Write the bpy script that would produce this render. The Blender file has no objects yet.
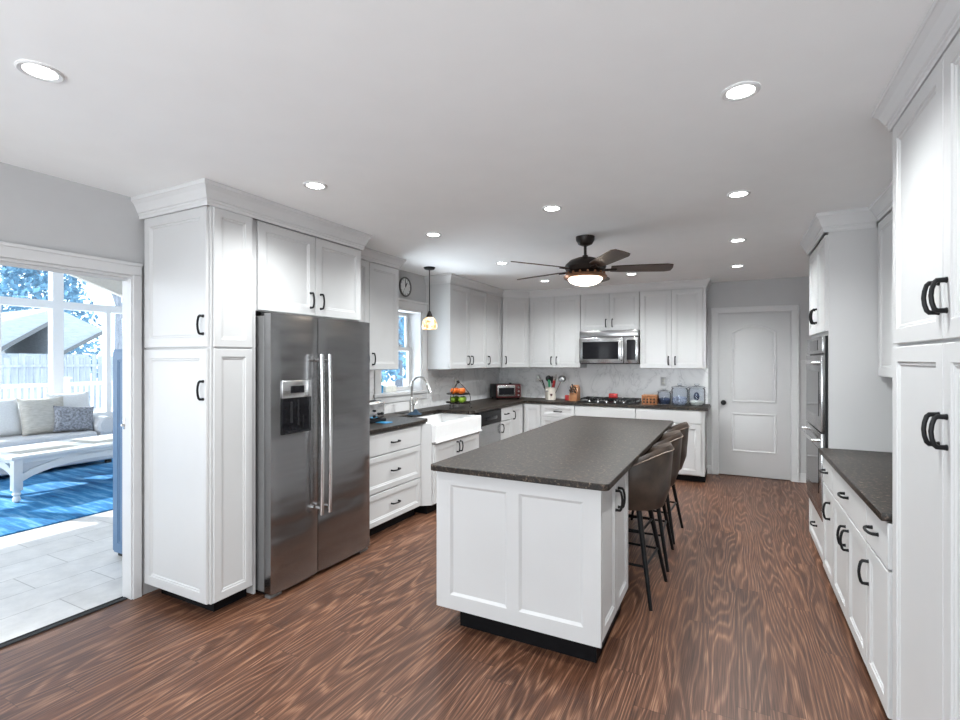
import bpy, bmesh, math, random
from mathutils import Vector, Matrix
R = math.radians
PI = math.pi
random.seed(7)
scene = bpy.context.scene
COL = scene.collection

# ------------------------------------------------------------------ camera, sky, sun, exposure
cam_d = bpy.data.cameras.new('camera')
cam = bpy.data.objects.new('camera', cam_d)
COL.objects.link(cam)
cam.location = (0, 0, 1.453)
cam.rotation_euler = (R(90), 0, R(27.174))
cam_d.sensor_width = 36
cam_d.lens = 36 * 497.5 / 960
cam_d.clip_start = 0.05
cam_d.clip_end = 300
scene.camera = cam

scene.view_settings.view_transform = 'Standard'
scene.view_settings.look = 'None'
scene.view_settings.gamma = 1
scene.view_settings.use_curve_mapping = False
scene.view_settings.exposure = 0.24
scene.cycles.use_denoising = True
scene.cycles.max_bounces = 10
scene.cycles.diffuse_bounces = 6
scene.cycles.transparent_max_bounces = 16
scene.cycles.sample_clamp_indirect = 6

world = bpy.data.worlds.new('world')
scene.world = world
world.use_nodes = True
bg = world.node_tree.nodes['Background']
bg.inputs[0].default_value = (0.80, 0.91, 1.0, 1)
bg.inputs[1].default_value = 2.9

sun_d = bpy.data.lights.new('sun', 'SUN')
sun_d.energy = 9.0
sun_d.angle = R(0.6)
sun_d.color = (1.0, 0.96, 0.9)
sun = bpy.data.objects.new('sun', sun_d)
COL.objects.link(sun)
sun.rotation_euler = Vector((0.80, 0.28, -0.62)).to_track_quat('-Z', 'Y').to_euler()

def area(name, loc, direction, sx, sy, power, color=(1, 1, 1)):
    d = bpy.data.lights.new(name, 'AREA')
    d.shape = 'RECTANGLE'
    d.size, d.size_y, d.energy, d.color = sx, sy, power, color
    o = bpy.data.objects.new(name, d)
    COL.objects.link(o)
    o.location = loc
    o.rotation_euler = Vector(direction).to_track_quat('-Z', 'Z').to_euler()
    return o
# fill lamp added behind the camera, tilted up to brighten the ceiling
area('fill_rear', (-1.05, -2.2, 1.35), (0, 1, 0.75), 3.2, 1.7, 94, (0.965, 0.99, 1.0))
# unseen lamp added outside below the kitchen window, aimed up at the ceiling
area('fill_kitchen_window', (-4.35, 4.47, 0.55), (1, 0, 0.95), 1.8, 1.5, 160, (0.95, 0.98, 1.0))
area('fill_sunroom', (-7.3, -1.5, 1.6), (0, 1, 0), 3.2, 2.2, 65, (1, 1, 1))  # added lamp brightening the sunroom from its unseen front side
CAN_STRENGTH = 14
CAN_WATTS = 65

# ------------------------------------------------------------------ materials
def new_mat(name):
    m = bpy.data.materials.new(name)
    m.use_nodes = True
    nt = m.node_tree
    return m, nt, nt.nodes['Principled BSDF']

def N(nt, typ, **kw):
    n = nt.nodes.new(typ)
    for k, v in kw.items():
        setattr(n, k, v)
    return n

def noise(nt, scale, detail=3, rough=0.5, vec=None):
    n = N(nt, 'ShaderNodeTexNoise')
    n.inputs['Scale'].default_value = scale
    n.inputs['Detail'].default_value = detail
    n.inputs['Roughness'].default_value = rough
    if vec is None:
        tc = N(nt, 'ShaderNodeTexCoord')
        vec = tc.outputs['Object']
    nt.links.new(vec, n.inputs['Vector'])
    return n

def ramp(nt, fac, stops):
    r = N(nt, 'ShaderNodeValToRGB')
    el = r.color_ramp.elements
    while len(el) < len(stops):
        el.new(0.5)
    for e, (p, c) in zip(el, stops):
        e.position = p
        e.color = (c[0], c[1], c[2], 1) if not isinstance(c, float) else (c, c, c, 1)
    nt.links.new(fac, r.inputs['Fac'])
    return r

def bump(nt, bsdf, h, strength, dist=0.002):
    b = N(nt, 'ShaderNodeBump')
    b.inputs['Strength'].default_value = strength
    b.inputs['Distance'].default_value = dist
    nt.links.new(h, b.inputs['Height'])
    nt.links.new(b.outputs[0], bsdf.inputs['Normal'])

def simple(name, col, rough=0.5, metal=0.0, var=0.04, nscale=30, bmp=0.0, **kw):
    """plain material with a faint procedural variation"""
    m, nt, b = new_mat(name)
    n = noise(nt, nscale)
    lo = tuple(c * (1 - var) for c in col)
    hi = tuple(min(1, c * (1 + var)) for c in col)
    r = ramp(nt, n.outputs['Fac'], [(0.3, lo), (0.7, hi)])
    nt.links.new(r.outputs[0], b.inputs['Base Color'])
    b.inputs['Roughness'].default_value = rough
    b.inputs['Metallic'].default_value = metal
    if bmp:
        bump(nt, b, n.outputs['Fac'], bmp)
    for k, v in kw.items():
        b.inputs[k].default_value = v
    return m

def emit(name, col, strength):
    m, nt, b = new_mat(name)
    b.inputs['Base Color'].default_value = (*col, 1)
    b.inputs['Emission Color'].default_value = (*col, 1)
    b.inputs['Emission Strength'].default_value = strength
    return m

def glass_mat(name, tint=(1, 1, 1), refl=0.08):
    m = bpy.data.materials.new(name)
    m.use_nodes = True
    nt = m.node_tree
    nt.nodes.clear()
    out = N(nt, 'ShaderNodeOutputMaterial')
    tr = N(nt, 'ShaderNodeBsdfTransparent')
    tr.inputs[0].default_value = (*tint, 1)
    gl = N(nt, 'ShaderNodeBsdfGlossy')
    gl.inputs['Roughness'].default_value = 0.02
    fr = N(nt, 'ShaderNodeLayerWeight')
    fr.inputs['Blend'].default_value = 0.12
    mul = N(nt, 'ShaderNodeMath', operation='MULTIPLY_ADD')
    mul.inputs[1].default_value = 0.8
    mul.inputs[2].default_value = refl * 0.4
    mul.use_clamp = True
    nt.links.new(fr.outputs['Fresnel'], mul.inputs[0])
    mx = N(nt, 'ShaderNodeMixShader')
    nt.links.new(mul.outputs[0], mx.inputs[0])
    nt.links.new(tr.outputs[0], mx.inputs[1])
    nt.links.new(gl.outputs[0], mx.inputs[2])
    nt.links.new(mx.outputs[0], out.inputs[0])
    return m

def granite_mat():
    m, nt, b = new_mat('granite')
    n1 = noise(nt, 58, 4, 0.72)
    n2 = noise(nt, 240, 2, 0.6)
    n3 = noise(nt, 9, 3, 0.6)
    r1 = ramp(nt, n1.outputs['Fac'], [(0.38, (0.003, 0.002, 0.0015)), (0.49, (0.015, 0.011, 0.008)), (0.58, (0.040, 0.029, 0.022)), (0.69, (0.25, 0.188, 0.145))])
    r2 = ramp(nt, n2.outputs['Fac'], [(0.35, (0.45, 0.42, 0.4)), (0.65, (1.3, 1.25, 1.2))])
    r3 = ramp(nt, n3.outputs['Fac'], [(0.3, (0.75, 0.75, 0.75)), (0.7, (1.1, 1.1, 1.1))])
    mx = N(nt, 'ShaderNodeMix', data_type='RGBA', blend_type='MULTIPLY')
    mx.inputs[0].default_value = 1
    nt.links.new(r1.outputs[0], mx.inputs[6]); nt.links.new(r2.outputs[0], mx.inputs[7])
    mx2 = N(nt, 'ShaderNodeMix', data_type='RGBA', blend_type='MULTIPLY')
    mx2.inputs[0].default_value = 1
    nt.links.new(mx.outputs[2], mx2.inputs[6]); nt.links.new(r3.outputs[0], mx2.inputs[7])
    nt.links.new(mx2.outputs[2], b.inputs['Base Color'])
    b.inputs['Roughness'].default_value = 0.42
    b.inputs['Specular IOR Level'].default_value = 0.36
    bump(nt, b, n1.outputs['Fac'], 0.25, 0.001)
    return m

def steel_mat(name='stainless', base=(0.46, 0.46, 0.47), rough=0.24, wavy=0.0):
    m, nt, b = new_mat(name)
    tc = N(nt, 'ShaderNodeTexCoord')
    mp = N(nt, 'ShaderNodeMapping')
    mp.inputs['Scale'].default_value = (1.0, 1.0, 220)
    nt.links.new(tc.outputs['Object'], mp.inputs['Vector'])
    n = noise(nt, 2.0, 3, 0.6, mp.outputs[0])
    r = ramp(nt, n.outputs['Fac'], [(0.25, tuple(c * 0.86 for c in base)), (0.75, tuple(c * 1.1 for c in base))])
    nt.links.new(r.outputs[0], b.inputs['Base Color'])
    b.inputs['Metallic'].default_value = 1
    b.inputs['Roughness'].default_value = rough
    if wavy:
        mp2 = N(nt, 'ShaderNodeMapping')
        mp2.inputs['Scale'].default_value = (1.3, 1.3, 3.6)
        nt.links.new(tc.outputs['Object'], mp2.inputs['Vector'])
        n2 = noise(nt, 1.0, 2, 0.4, mp2.outputs[0])
        bump(nt, b, n2.outputs['Fac'], wavy, 0.05)
    return m

def wood_floor_mat():
    m, nt, b = new_mat('wood_floor')
    tc = N(nt, 'ShaderNodeTexCoord')
    sx = N(nt, 'ShaderNodeSeparateXYZ')
    nt.links.new(tc.outputs['Object'], sx.inputs[0])
    def math_(op, a, bb=None, c=None):
        n = N(nt, 'ShaderNodeMath', operation=op)
        for i, v in enumerate((a, bb, c)):
            if v is None: continue
            if isinstance(v, (int, float)): n.inputs[i].default_value = v
            else: nt.links.new(v, n.inputs[i])
        return n.outputs[0]
    PW, PL = 0.127, 1.22
    xs = math_('DIVIDE', sx.outputs[0], PW)
    ix = math_('FLOOR', xs)
    fx = math_('FRACT', xs)
    wn = N(nt, 'ShaderNodeTexWhiteNoise', noise_dimensions='1D')
    nt.links.new(ix, wn.inputs['W'])
    ys = math_('ADD', math_('DIVIDE', sx.outputs[1], PL), math_('MULTIPLY', wn.outputs['Value'], 7.0))
    iy = math_('FLOOR', ys)
    fy = math_('FRACT', ys)
    cmb = N(nt, 'ShaderNodeCombineXYZ')
    nt.links.new(ix, cmb.inputs[0]); nt.links.new(iy, cmb.inputs[1])
    wn2 = N(nt, 'ShaderNodeTexWhiteNoise', noise_dimensions='2D')
    nt.links.new(cmb.outputs[0], wn2.inputs['Vector'])
    # figure: contour lines of a stretched noise, different in every plank
    cv = N(nt, 'ShaderNodeCombineXYZ')
    nt.links.new(math_('MULTIPLY', sx.outputs[0], 4.2), cv.inputs[0])
    nt.links.new(math_('MULTIPLY', sx.outputs[1], 0.48), cv.inputs[1])
    nt.links.new(math_('MULTIPLY', wn2.outputs['Value'], 37.0), cv.inputs[2])
    n = noise(nt, 1.0, 2.5, 0.5, cv.outputs[0])
    s = math_('SINE', math_('ADD', math_('MULTIPLY', n.outputs['Fac'], 120.0), math_('MULTIPLY', sx.outputs[0], 150.0)))
    # fine fibre
    cv2 = N(nt, 'ShaderNodeCombineXYZ')
    nt.links.new(math_('MULTIPLY', sx.outputs[0], 230.0), cv2.inputs[0])
    nt.links.new(math_('MULTIPLY', sx.outputs[1], 4.0), cv2.inputs[1])
    n2 = noise(nt, 1.0, 2, 0.6, cv2.outputs[0])
    mixv = math_('ADD', math_('MULTIPLY', math_('POWER', math_('MULTIPLY_ADD', s, 0.5, 0.5), 2.2), 0.24), math_('MULTIPLY_ADD', n2.outputs['Fac'], 0.85, -0.02))
    r = ramp(nt, mixv, [(0.24, (0.034, 0.013, 0.0075)), (0.44, (0.094, 0.040, 0.0225)), (0.62, (0.165, 0.078, 0.045)), (0.82, (0.35, 0.195, 0.122))])
    tone = ramp(nt, wn2.outputs['Value'], [(0.0, (0.80, 0.78, 0.77)), (1.0, (1.12, 1.10, 1.08))])
    mx = N(nt, 'ShaderNodeMix', data_type='RGBA', blend_type='MULTIPLY')
    mx.inputs[0].default_value = 1
    nt.links.new(r.outputs[0], mx.inputs[6]); nt.links.new(tone.outputs[0], mx.inputs[7])
    # seams
    ex = math_('MINIMUM', fx, math_('SUBTRACT', 1.0, fx))
    ey = math_('MINIMUM', fy, math_('SUBTRACT', 1.0, fy))
    seam = math_('MINIMUM', math_('DIVIDE', ex, 0.014), math_('DIVIDE', ey, 0.0016))
    seam = math_('MINIMUM', seam, 1.0)
    sr = ramp(nt, seam, [(0.0, 0.35), (1.0, 1.0)])
    mx2 = N(nt, 'ShaderNodeMix', data_type='RGBA', blend_type='MULTIPLY')
    mx2.inputs[0].default_value = 1
    nt.links.new(mx.outputs[2], mx2.inputs[6]); nt.links.new(sr.outputs[0], mx2.inputs[7])
    nt.links.new(mx2.outputs[2], b.inputs['Base Color'])
    b.inputs['Roughness'].default_value = 0.40
    b.inputs['Specular IOR Level'].default_value = 0.4
    bump(nt, b, mixv, 0.12, 0.001)
    return m

def marble_mat():
    m, nt, b = new_mat('marble')
    n = noise(nt, 1.6, 6, 0.62)
    n.inputs['Distortion'].default_value = 1.4
    sub = N(nt, 'ShaderNodeMath', operation='SUBTRACT'); sub.inputs[1].default_value = 0.5
    nt.links.new(n.outputs['Fac'], sub.inputs[0])
    ab = N(nt, 'ShaderNodeMath', operation='ABSOLUTE')
    nt.links.new(sub.outputs[0], ab.inputs[0])
    r = ramp(nt, ab.outputs[0], [(0.0, (0.62, 0.62, 0.63)), (0.010, (0.76, 0.76, 0.765)), (0.06, (0.82, 0.82, 0.825)), (0.3, (0.86, 0.86, 0.865))])
    nt.links.new(r.outputs[0], b.inputs['Base Color'])
    b.inputs['Roughness'].default_value = 0.22
    return m

def tile_mat():
    m, nt, b = new_mat('floor_tile')
    tc = N(nt, 'ShaderNodeTexCoord')
    mp = N(nt, 'ShaderNodeMapping')
    mp.inputs['Rotation'].default_value = (0, 0, R(90))
    nt.links.new(tc.outputs['Object'], mp.inputs['Vector'])
    br = N(nt, 'ShaderNodeTexBrick')
    br.inputs['Scale'].default_value = 1.0
    br.inputs['Brick Width'].default_value = 0.61
    br.inputs['Row Height'].default_value = 0.305
    br.inputs['Mortar Size'].default_value = 0.003
    br.inputs['Color1'].default_value = (0.66, 0.63, 0.60, 1)
    br.inputs['Color2'].default_value = (0.72, 0.69, 0.66, 1)
    br.inputs['Mortar'].default_value = (0.42, 0.39, 0.36, 1)
    nt.links.new(mp.outputs[0], br.inputs['Vector'])
    n = noise(nt, 6, 5, 0.65)
    r = ramp(nt, n.outputs['Fac'], [(0.3, (0.85, 0.85, 0.85)), (0.7, (1.08, 1.08, 1.08))])
    mx = N(nt, 'ShaderNodeMix', data_type='RGBA', blend_type='MULTIPLY')
    mx.inputs[0].default_value = 1
    nt.links.new(br.outputs['Color'], mx.inputs[6]); nt.links.new(r.outputs[0], mx.inputs[7])
    nt.links.new(mx.outputs[2], b.inputs['Base Color'])
    b.inputs['Roughness'].default_value = 0.45
    return m

def streak_mat(name, cols, scale, rough=0.9, bmp=0.3):
    m, nt, b = new_mat(name)
    tc = N(nt, 'ShaderNodeTexCoord')
    mp = N(nt, 'ShaderNodeMapping')
    mp.inputs['Scale'].default_value = scale
    nt.links.new(tc.outputs['Object'], mp.inputs['Vector'])
    n = noise(nt, 1, 4, 0.65, mp.outputs[0])
    r = ramp(nt, n.outputs['Fac'], [(0.28 + 0.44 * i / (len(cols) - 1), c) for i, c in enumerate(cols)])
    nt.links.new(r.outputs[0], b.inputs['Base Color'])
    b.inputs['Roughness'].default_value = rough
    bump(nt, b, n.outputs['Fac'], bmp, 0.004)
    return m

M = {}
M['white'] = simple('white_cabinet_paint', (0.555, 0.555, 0.557), 0.38, var=0.012, nscale=4)
M['trim'] = simple('white_trim_paint', (0.62, 0.62, 0.625), 0.42, var=0.012, nscale=4)
M['ceiling'] = simple('ceiling_paint', (0.90, 0.91, 0.915), 0.9, var=0.01, nscale=6, bmp=0.02)
M['wall'] = simple('grey_wall_paint', (0.50, 0.50, 0.505), 0.85, var=0.015, nscale=8, bmp=0.02)
M['sunwall'] = simple('sunroom_white_paint', (0.78, 0.78, 0.78), 0.6, var=0.01)
M['floor'] = wood_floor_mat()
M['tile'] = tile_mat()
M['marble'] = marble_mat()
M['granite'] = granite_mat()
M['steel'] = steel_mat('stainless_fridge', (0.33, 0.33, 0.335), 0.27, 0.55)
M['steel2'] = steel_mat('stainless_plain', (0.42, 0.42, 0.425), 0.24)
M['bright'] = steel_mat('bright_steel', (0.78, 0.78, 0.78), 0.22)
M['nickel'] = simple('brushed_nickel', (0.62, 0.61, 0.59), 0.25, 1.0)
M['black'] = simple('black_metal', (0.008, 0.008, 0.009), 0.42, var=0.2, **{'Specular IOR Level': 0.22})
M['blackglass'] = simple('black_glass', (0.008, 0.008, 0.010), 0.08, var=0.1, **{'Specular IOR Level': 0.25})
M['toe'] = simple('black_toe_kick', (0.004, 0.004, 0.005), 0.5, var=0.2, **{'Specular IOR Level': 0.15})
M['seam'] = simple('dark_joint', (0.02, 0.02, 0.02), 0.8)
M['grey_side'] = simple('grey_steel_side', (0.28, 0.28, 0.28), 0.45, 0.6)
M['leather'] = simple('brown_leather', (0.045, 0.030, 0.022), 0.42, var=0.5, nscale=9, bmp=0.12)
M['piping'] = simple('tan_piping', (0.20, 0.145, 0.11), 0.5)
M['bronze'] = simple('dark_bronze', (0.014, 0.009, 0.007), 0.4, var=0.2, **{'Specular IOR Level': 0.3})
M['blade'] = streak_mat('dark_wood_blade', [(0.030, 0.017, 0.012), (0.075, 0.042, 0.028)], (3, 60, 3), 0.35, 0.05)
M['copper'] = simple('copper_rim', (0.30, 0.15, 0.085), 0.35, 0.8)
M['fanglass'] = emit('fan_bowl_glow', (1.0, 0.86, 0.70), 12.0)
M['canlens'] = emit('can_lens_glow', (0.99, 1.0, 0.985), CAN_STRENGTH)
M['shade'] = emit('pendant_shade_glow', (1.0, 0.82, 0.55), 1.2)
M['glass'] = glass_mat('window_glass', (0.93, 0.97, 1.0))
M['jar'] = glass_mat('jar_glass', (0.95, 0.965, 0.985), 0.06)
M['sink'] = simple('fireclay', (0.82, 0.82, 0.82), 0.15, var=0.01)
M['red'] = simple('red_enamel', (0.070, 0.005, 0.006), 0.35)
M['redbright'] = simple('bright_red', (0.34, 0.016, 0.016), 0.4)
M['orange'] = simple('orange_peel', (0.75, 0.16, 0.02), 0.45, var=0.15, nscale=60, bmp=0.2)
M['green'] = simple('green_apple_skin', (0.20, 0.33, 0.03), 0.35, var=0.3, nscale=12)
M['greenplastic'] = simple('green_plastic', (0.02, 0.30, 0.13), 0.4)
M['cream'] = simple('cream_ceramic', (0.72, 0.66, 0.58), 0.3, var=0.05)
M['wood'] = streak_mat('warm_wood', [(0.22, 0.09, 0.035), (0.42, 0.19, 0.08)], (40, 6, 6), 0.45, 0.05)
M['wicker'] = simple('wicker', (0.30, 0.12, 0.045), 0.6, var=0.5, nscale=90, bmp=0.5)
M['bluecloth'] = simple('blue_dish_cloth', (0.012, 0.035, 0.065), 0.9, var=0.2, nscale=50, bmp=0.5)
M['bluepot'] = simple('blue_glaze', (0.01, 0.25, 0.52), 0.3)
M['navy'] = simple('navy_contents', (0.03, 0.045, 0.09), 0.6, var=0.6, nscale=45)
M['pale'] = simple('white_contents', (0.72, 0.72, 0.66), 0.7, var=0.1, nscale=30)
M['bluemix'] = streak_mat('blue_white_contents', [(0.03, 0.045, 0.10), (0.55, 0.60, 0.72)], (30, 30, 30), 0.6, 0.2)
M['sofa'] = simple('pale_grey_upholstery', (0.62, 0.62, 0.63), 0.95, var=0.06, nscale=120, bmp=0.3)
M['pillow_beige'] = streak_mat('beige_weave', [(0.40, 0.38, 0.34), (0.58, 0.56, 0.52)], (14, 14, 60), 0.95)
M['pillow_white'] = simple('white_linen', (0.70, 0.71, 0.72), 0.95, var=0.05, nscale=60, bmp=0.3)
M['pillow_grey'] = simple('grey_knit', (0.25, 0.26, 0.29), 0.95, var=0.5, nscale=42, bmp=1.0)
M['rug'] = streak_mat('blue_rug', [(0.006, 0.07, 0.20), (0.02, 0.19, 0.42), (0.22, 0.46, 0.68)], (1.6, 14, 1), 0.95, 0.5)
M['bluedoor'] = simple('slate_blue_paint', (0.09, 0.17, 0.29), 0.4, var=0.03)
M['whitewood'] = simple('white_table_paint', (0.78, 0.77, 0.75), 0.35, var=0.015)
M['snow'] = simple('pale_ground', (0.55, 0.56, 0.58), 0.9, var=0.12, nscale=1.5)
M['fence'] = streak_mat('grey_fence_wood', [(0.30, 0.32, 0.36), (0.52, 0.53, 0.56)], (9, 9, 1), 0.9)
M['roof'] = streak_mat('grey_shingles', [(0.36, 0.39, 0.43), (0.52, 0.55, 0.58)], (6, 3, 20), 0.9)
M['bark'] = streak_mat('grey_bark', [(0.16, 0.17, 0.20), (0.32, 0.33, 0.36)], (14, 14, 3), 0.95)
M['leaf'] = simple('blue_green_needles', (0.17, 0.33, 0.45), 0.9, var=0.5, nscale=2.5)
M['siding'] = streak_mat('pale_siding', [(0.50, 0.54, 0.58), (0.62, 0.65, 0.68)], (1, 1, 12), 0.8)
M['soffit'] = simple('beige_soffit', (0.60, 0.56, 0.50), 0.7)
M['clockface'] = simple('clock_face', (0.66, 0.67, 0.67), 0.5)
M['clockrim'] = simple('pewter_rim', (0.16, 0.16, 0.16), 0.4, 0.6)

# ------------------------------------------------------------------ mesh helpers
class MB:
    def __init__(s):
        s.bm = bmesh.new()
        s.mi = 0
    def _face(s, vs):
        try:
            f = s.bm.faces.new(vs)
            f.material_index = s.mi
            return f
        except ValueError:
            return None
    def box(s, x0, x1, y0, y1, z0, z1, bev=0.0, seg=2):
        v = [s.bm.verts.new((x, y, z)) for z in (z0, z1) for y in (y0, y1) for x in (x0, x1)]
        fs = [s._face([v[i] for i in q]) for q in ((0, 2, 3, 1), (4, 5, 7, 6), (0, 1, 5, 4), (2, 6, 7, 3), (0, 4, 6, 2), (1, 3, 7, 5))]
        if bev > 0:
            es = set()
            for f in fs:
                es.update(f.edges)
            bmesh.ops.bevel(s.bm, geom=list(es), offset=bev, segments=seg, affect='EDGES', profile=0.5)
        return s
    def rings(s, rings, close=True, cap0=True, cap1=True):
        rs = [[s.bm.verts.new(p) for p in r] for r in rings]
        n = len(rs[0])
        for a, b in zip(rs, rs[1:]):
            for i in range(n if close else n - 1):
                j = (i + 1) % n
                s._face([a[i], a[j], b[j], b[i]])
        if cap0: s._face(list(reversed(rs[0])))
        if cap1: s._face(rs[-1])
        return s
    def cyl(s, p0, p1, r0, r1=None, seg=16):
        return s.tube([p0, p1], [r0, r0 if r1 is None else r1], seg)
    def tube(s, pts, r, seg=8, cap=True, closed=False, square=False):
        pts = [Vector(p) for p in pts]
        rad = r if isinstance(r, (list, tuple)) else [r] * len(pts)
        rings = []
        up = None
        n = len(pts)
        for i, p in enumerate(pts):
            if closed:
                t = (pts[(i + 1) % n] - pts[i - 1]).normalized()
            elif i == 0: t = (pts[1] - p).normalized()
            elif i == n - 1: t = (p - pts[i - 1]).normalized()
            else: t = ((pts[i + 1] - p).normalized() + (p - pts[i - 1]).normalized()).normalized()
            if up is None:
                up = Vector((0, 0, 1)) if abs(t.z) < 0.9 else Vector((1, 0, 0))
            a = t.cross(up)
            if a.length < 1e-5: a = t.cross(Vector((0, 1, 0)))
            a.normalize()
            b = a.cross(t).normalized()
            up = b
            ph = PI / 4 if square else 0
            k = math.sqrt(2) if square else 1
            rings.append([p + (a * math.cos(2 * PI * j / seg + ph) + b * math.sin(2 * PI * j / seg + ph)) * rad[i] * k for j in range(seg)])
        if closed:
            rings.append(rings[0])
            rs = [[s.bm.verts.new(q) for q in rr] for rr in rings[:-1]]
            rs.append(rs[0])
            for a, b in zip(rs, rs[1:]):
                for i in range(seg):
                    j = (i + 1) % seg
                    s._face([a[i], a[j], b[j], b[i]])
            return s
        return s.rings(rings, True, cap, cap)
    def lathe(s, prof, c=(0, 0, 0), seg=24, cap0=True, cap1=True):
        rings = [[(c[0] + r * math.cos(2 * PI * j / seg), c[1] + r * math.sin(2 * PI * j / seg), c[2] + z) for j in range(seg)] for r, z in prof]
        return s.rings(rings, True, cap0 and prof[0][0] > 1e-4, cap1 and prof[-1][0] > 1e-4)
    def prism(s, poly, axis, a0, a1):
        """poly: list of 2-D points in the two other axes (in x,y,z order)"""
        def P(u, v, w):
            return {'x': (w, u, v), 'y': (u, w, v), 'z': (u, v, w)}[axis]
        return s.rings([[P(u, v, a0) for u, v in poly], [P(u, v, a1) for u, v in poly]])
    def sphere(s, c, r, seg=16, rings=10, sc=(1, 1, 1)):
        pr = [(max(1e-4, math.sin(PI * i / rings)), -math.cos(PI * i / rings)) for i in range(rings + 1)]
        rg = [[(c[0] + r * sc[0] * q * math.cos(2 * PI * j / seg), c[1] + r * sc[1] * q * math.sin(2 * PI * j / seg), c[2] + r * sc[2] * z) for j in range(seg)] for q, z in pr]
        return s.rings(rg, True, True, True)
    def sweep(s, path, prof, z0):
        """sweep a profile (out, up) along a flat path; outward is the right hand of the direction"""
        pts = [Vector((p[0], p[1])) for p in path]
        rings = []
        for i, p in enumerate(pts):
            dirs = []
            if i > 0: dirs.append((pts[i] - pts[i - 1]).normalized())
            if i < len(pts) - 1: dirs.append((pts[i + 1] - pts[i]).normalized())
            ns = [Vector((d.y, -d.x)) for d in dirs]
            if len(ns) == 2:
                m = (ns[0] + ns[1]).normalized()
                m = m / max(0.2, m.dot(ns[0]))
            else: m = ns[0]
            rings.append([(p.x + m.x * o, p.y + m.y * o, z0 + u) for o, u in prof])
        return s.rings(rings, True, True, True)
    def panel(s, x0, x1, z0, z1, yb, yf, fr=0.055, depth=0.009):
        """a shaker front facing -Y: flat frame, beaded step, recessed field"""
        def ring(ins, y):
            return [(x0 + ins, y, z0 + ins), (x1 - ins, y, z0 + ins), (x1 - ins, y, z1 - ins), (x0 + ins, y, z1 - ins)]
        fr = min(fr, (x1 - x0) * 0.3, (z1 - z0) * 0.3)
        seq = [ring(0, yb), ring(0, yf + 0.003), ring(0.003, yf), ring(fr, yf), ring(fr + 0.004, yf + depth * 0.55), ring(fr + 0.011, yf + depth * 0.55), ring(fr + 0.016, yf + depth)]
        return s.rings(seq)
    def flush(s):
        bmesh.ops.recalc_face_normals(s.bm, faces=s.bm.faces)
    def build(s, name, mats, parent=None, smooth=True, loc=None, rot=None, ang=32):
        s.flush()
        me = bpy.data.meshes.new(name)
        s.bm.to_mesh(me)
        s.bm.free()
        if not isinstance(mats, (list, tuple)): mats = [mats]
        for m in mats:
            me.materials.append(M[m] if isinstance(m, str) else m)
        if smooth:
            for p in me.polygons: p.use_smooth = True
            me.set_sharp_from_angle(angle=R(ang))
        o = bpy.data.objects.new(name, me)
        COL.objects.link(o)
        if parent: o.parent = parent
        if loc: o.location = loc
        if rot: o.rotation_euler = rot
        return o

def tag(o, label, cat, group=None, kind=None):
    o['label'] = label
    o['category'] = cat
    if group: o['group'] = group
    if kind: o['kind'] = kind
    return o

def thing(name, label, cat, loc=(0, 0, 0), rz=0, group=None):
    o = bpy.data.objects.new(name, None)
    o.empty_display_size = 0.1
    COL.objects.link(o)
    o.location = loc
    o.rotation_euler = (0, 0, rz)
    return tag(o, label, cat, group)

def struct(name, mb, mat, parent=None, smooth=False):
    o = mb.build(name, mat, parent, smooth)
    if parent is None: o['kind'] = 'structure'
    return o

def copy_tree(o, parent=None):
    c = o.copy()
    COL.objects.link(c)
    if parent: c.parent = parent
    for ch in list(o.children):
        copy_tree(ch, c)
    return c

# ------------------------------------------------------------------ the room
XL, XR, YB, YR, H = -3.26, 1.14, 7.0, -2.0, 2.44
struct('floor', MB().box(-3.30, 1.25, YR - 0.1, YB + 0.1, -0.05, 0.0), 'floor')
struct('ceiling', MB().box(-3.36, 1.25, YR - 0.1, YB + 0.1, H, H + 0.1), 'ceiling')
# window hole: y 4.09..4.85, z 1.10..2.02 ; doorway hole: y -0.3..1.72, z < 1.966
w = MB()
w.box(-3.35, XL, YR, -0.3, 0, H)
w.box(-3.35, XL, -0.3, 1.72, 1.966, H)
w.box(-3.35, XL, 1.72, 4.09, 0, H)
w.box(-3.35, XL, 4.09, 4.85, 0, 1.10)
w.box(-3.35, XL, 4.09, 4.85, 2.02, H)
w.box(-3.35, XL, 4.85, YB + 0.1, 0, H)
struct('wall_left', w, 'wall')
# back wall with a hole for the door: x -0.185..0.595, z < 2.03
w = MB()
w.box(XL, -0.20, YB, YB + 0.1, 0, H)
w.box(-0.20, 0.60, YB, YB + 0.1, 2.04, H)
w.box(0.60, 1.25, YB, YB + 0.1, 0, H)
struct('wall_back', w, 'wall')
struct('wall_right', MB().box(XR, 1.25, YR, YB, 0, H), 'wall')
# rear wall, behind the camera, with a wide opening added for the fill lamp
w = MB()
w.box(-3.38, -2.7, YR - 0.1, YR, 0, H)
w.box(-2.7, 0.6, YR - 0.1, YR, 0, 0.5)
w.box(-2.7, 0.6, YR - 0.1, YR, 2.35, H)
w.box(0.6, 1.25, YR - 0.1, YR, 0, H)
struct('wall_rear', w, 'wall')
w = MB()
for x in (-2.7, -1.62, -0.55, 0.53):
    w.box(x, x + 0.07, YR - 0.09, YR - 0.02, 0.5, 2.35)
w.box(-2.7, 0.6, YR - 0.09, YR - 0.02, 0.5, 0.57)
w.box(-2.7, 0.6, YR - 0.09, YR - 0.02, 2.28, 2.35)
struct('fill_opening_frame', w, 'trim')  # unseen frame, added around the opening for the rear fill lamp

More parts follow.
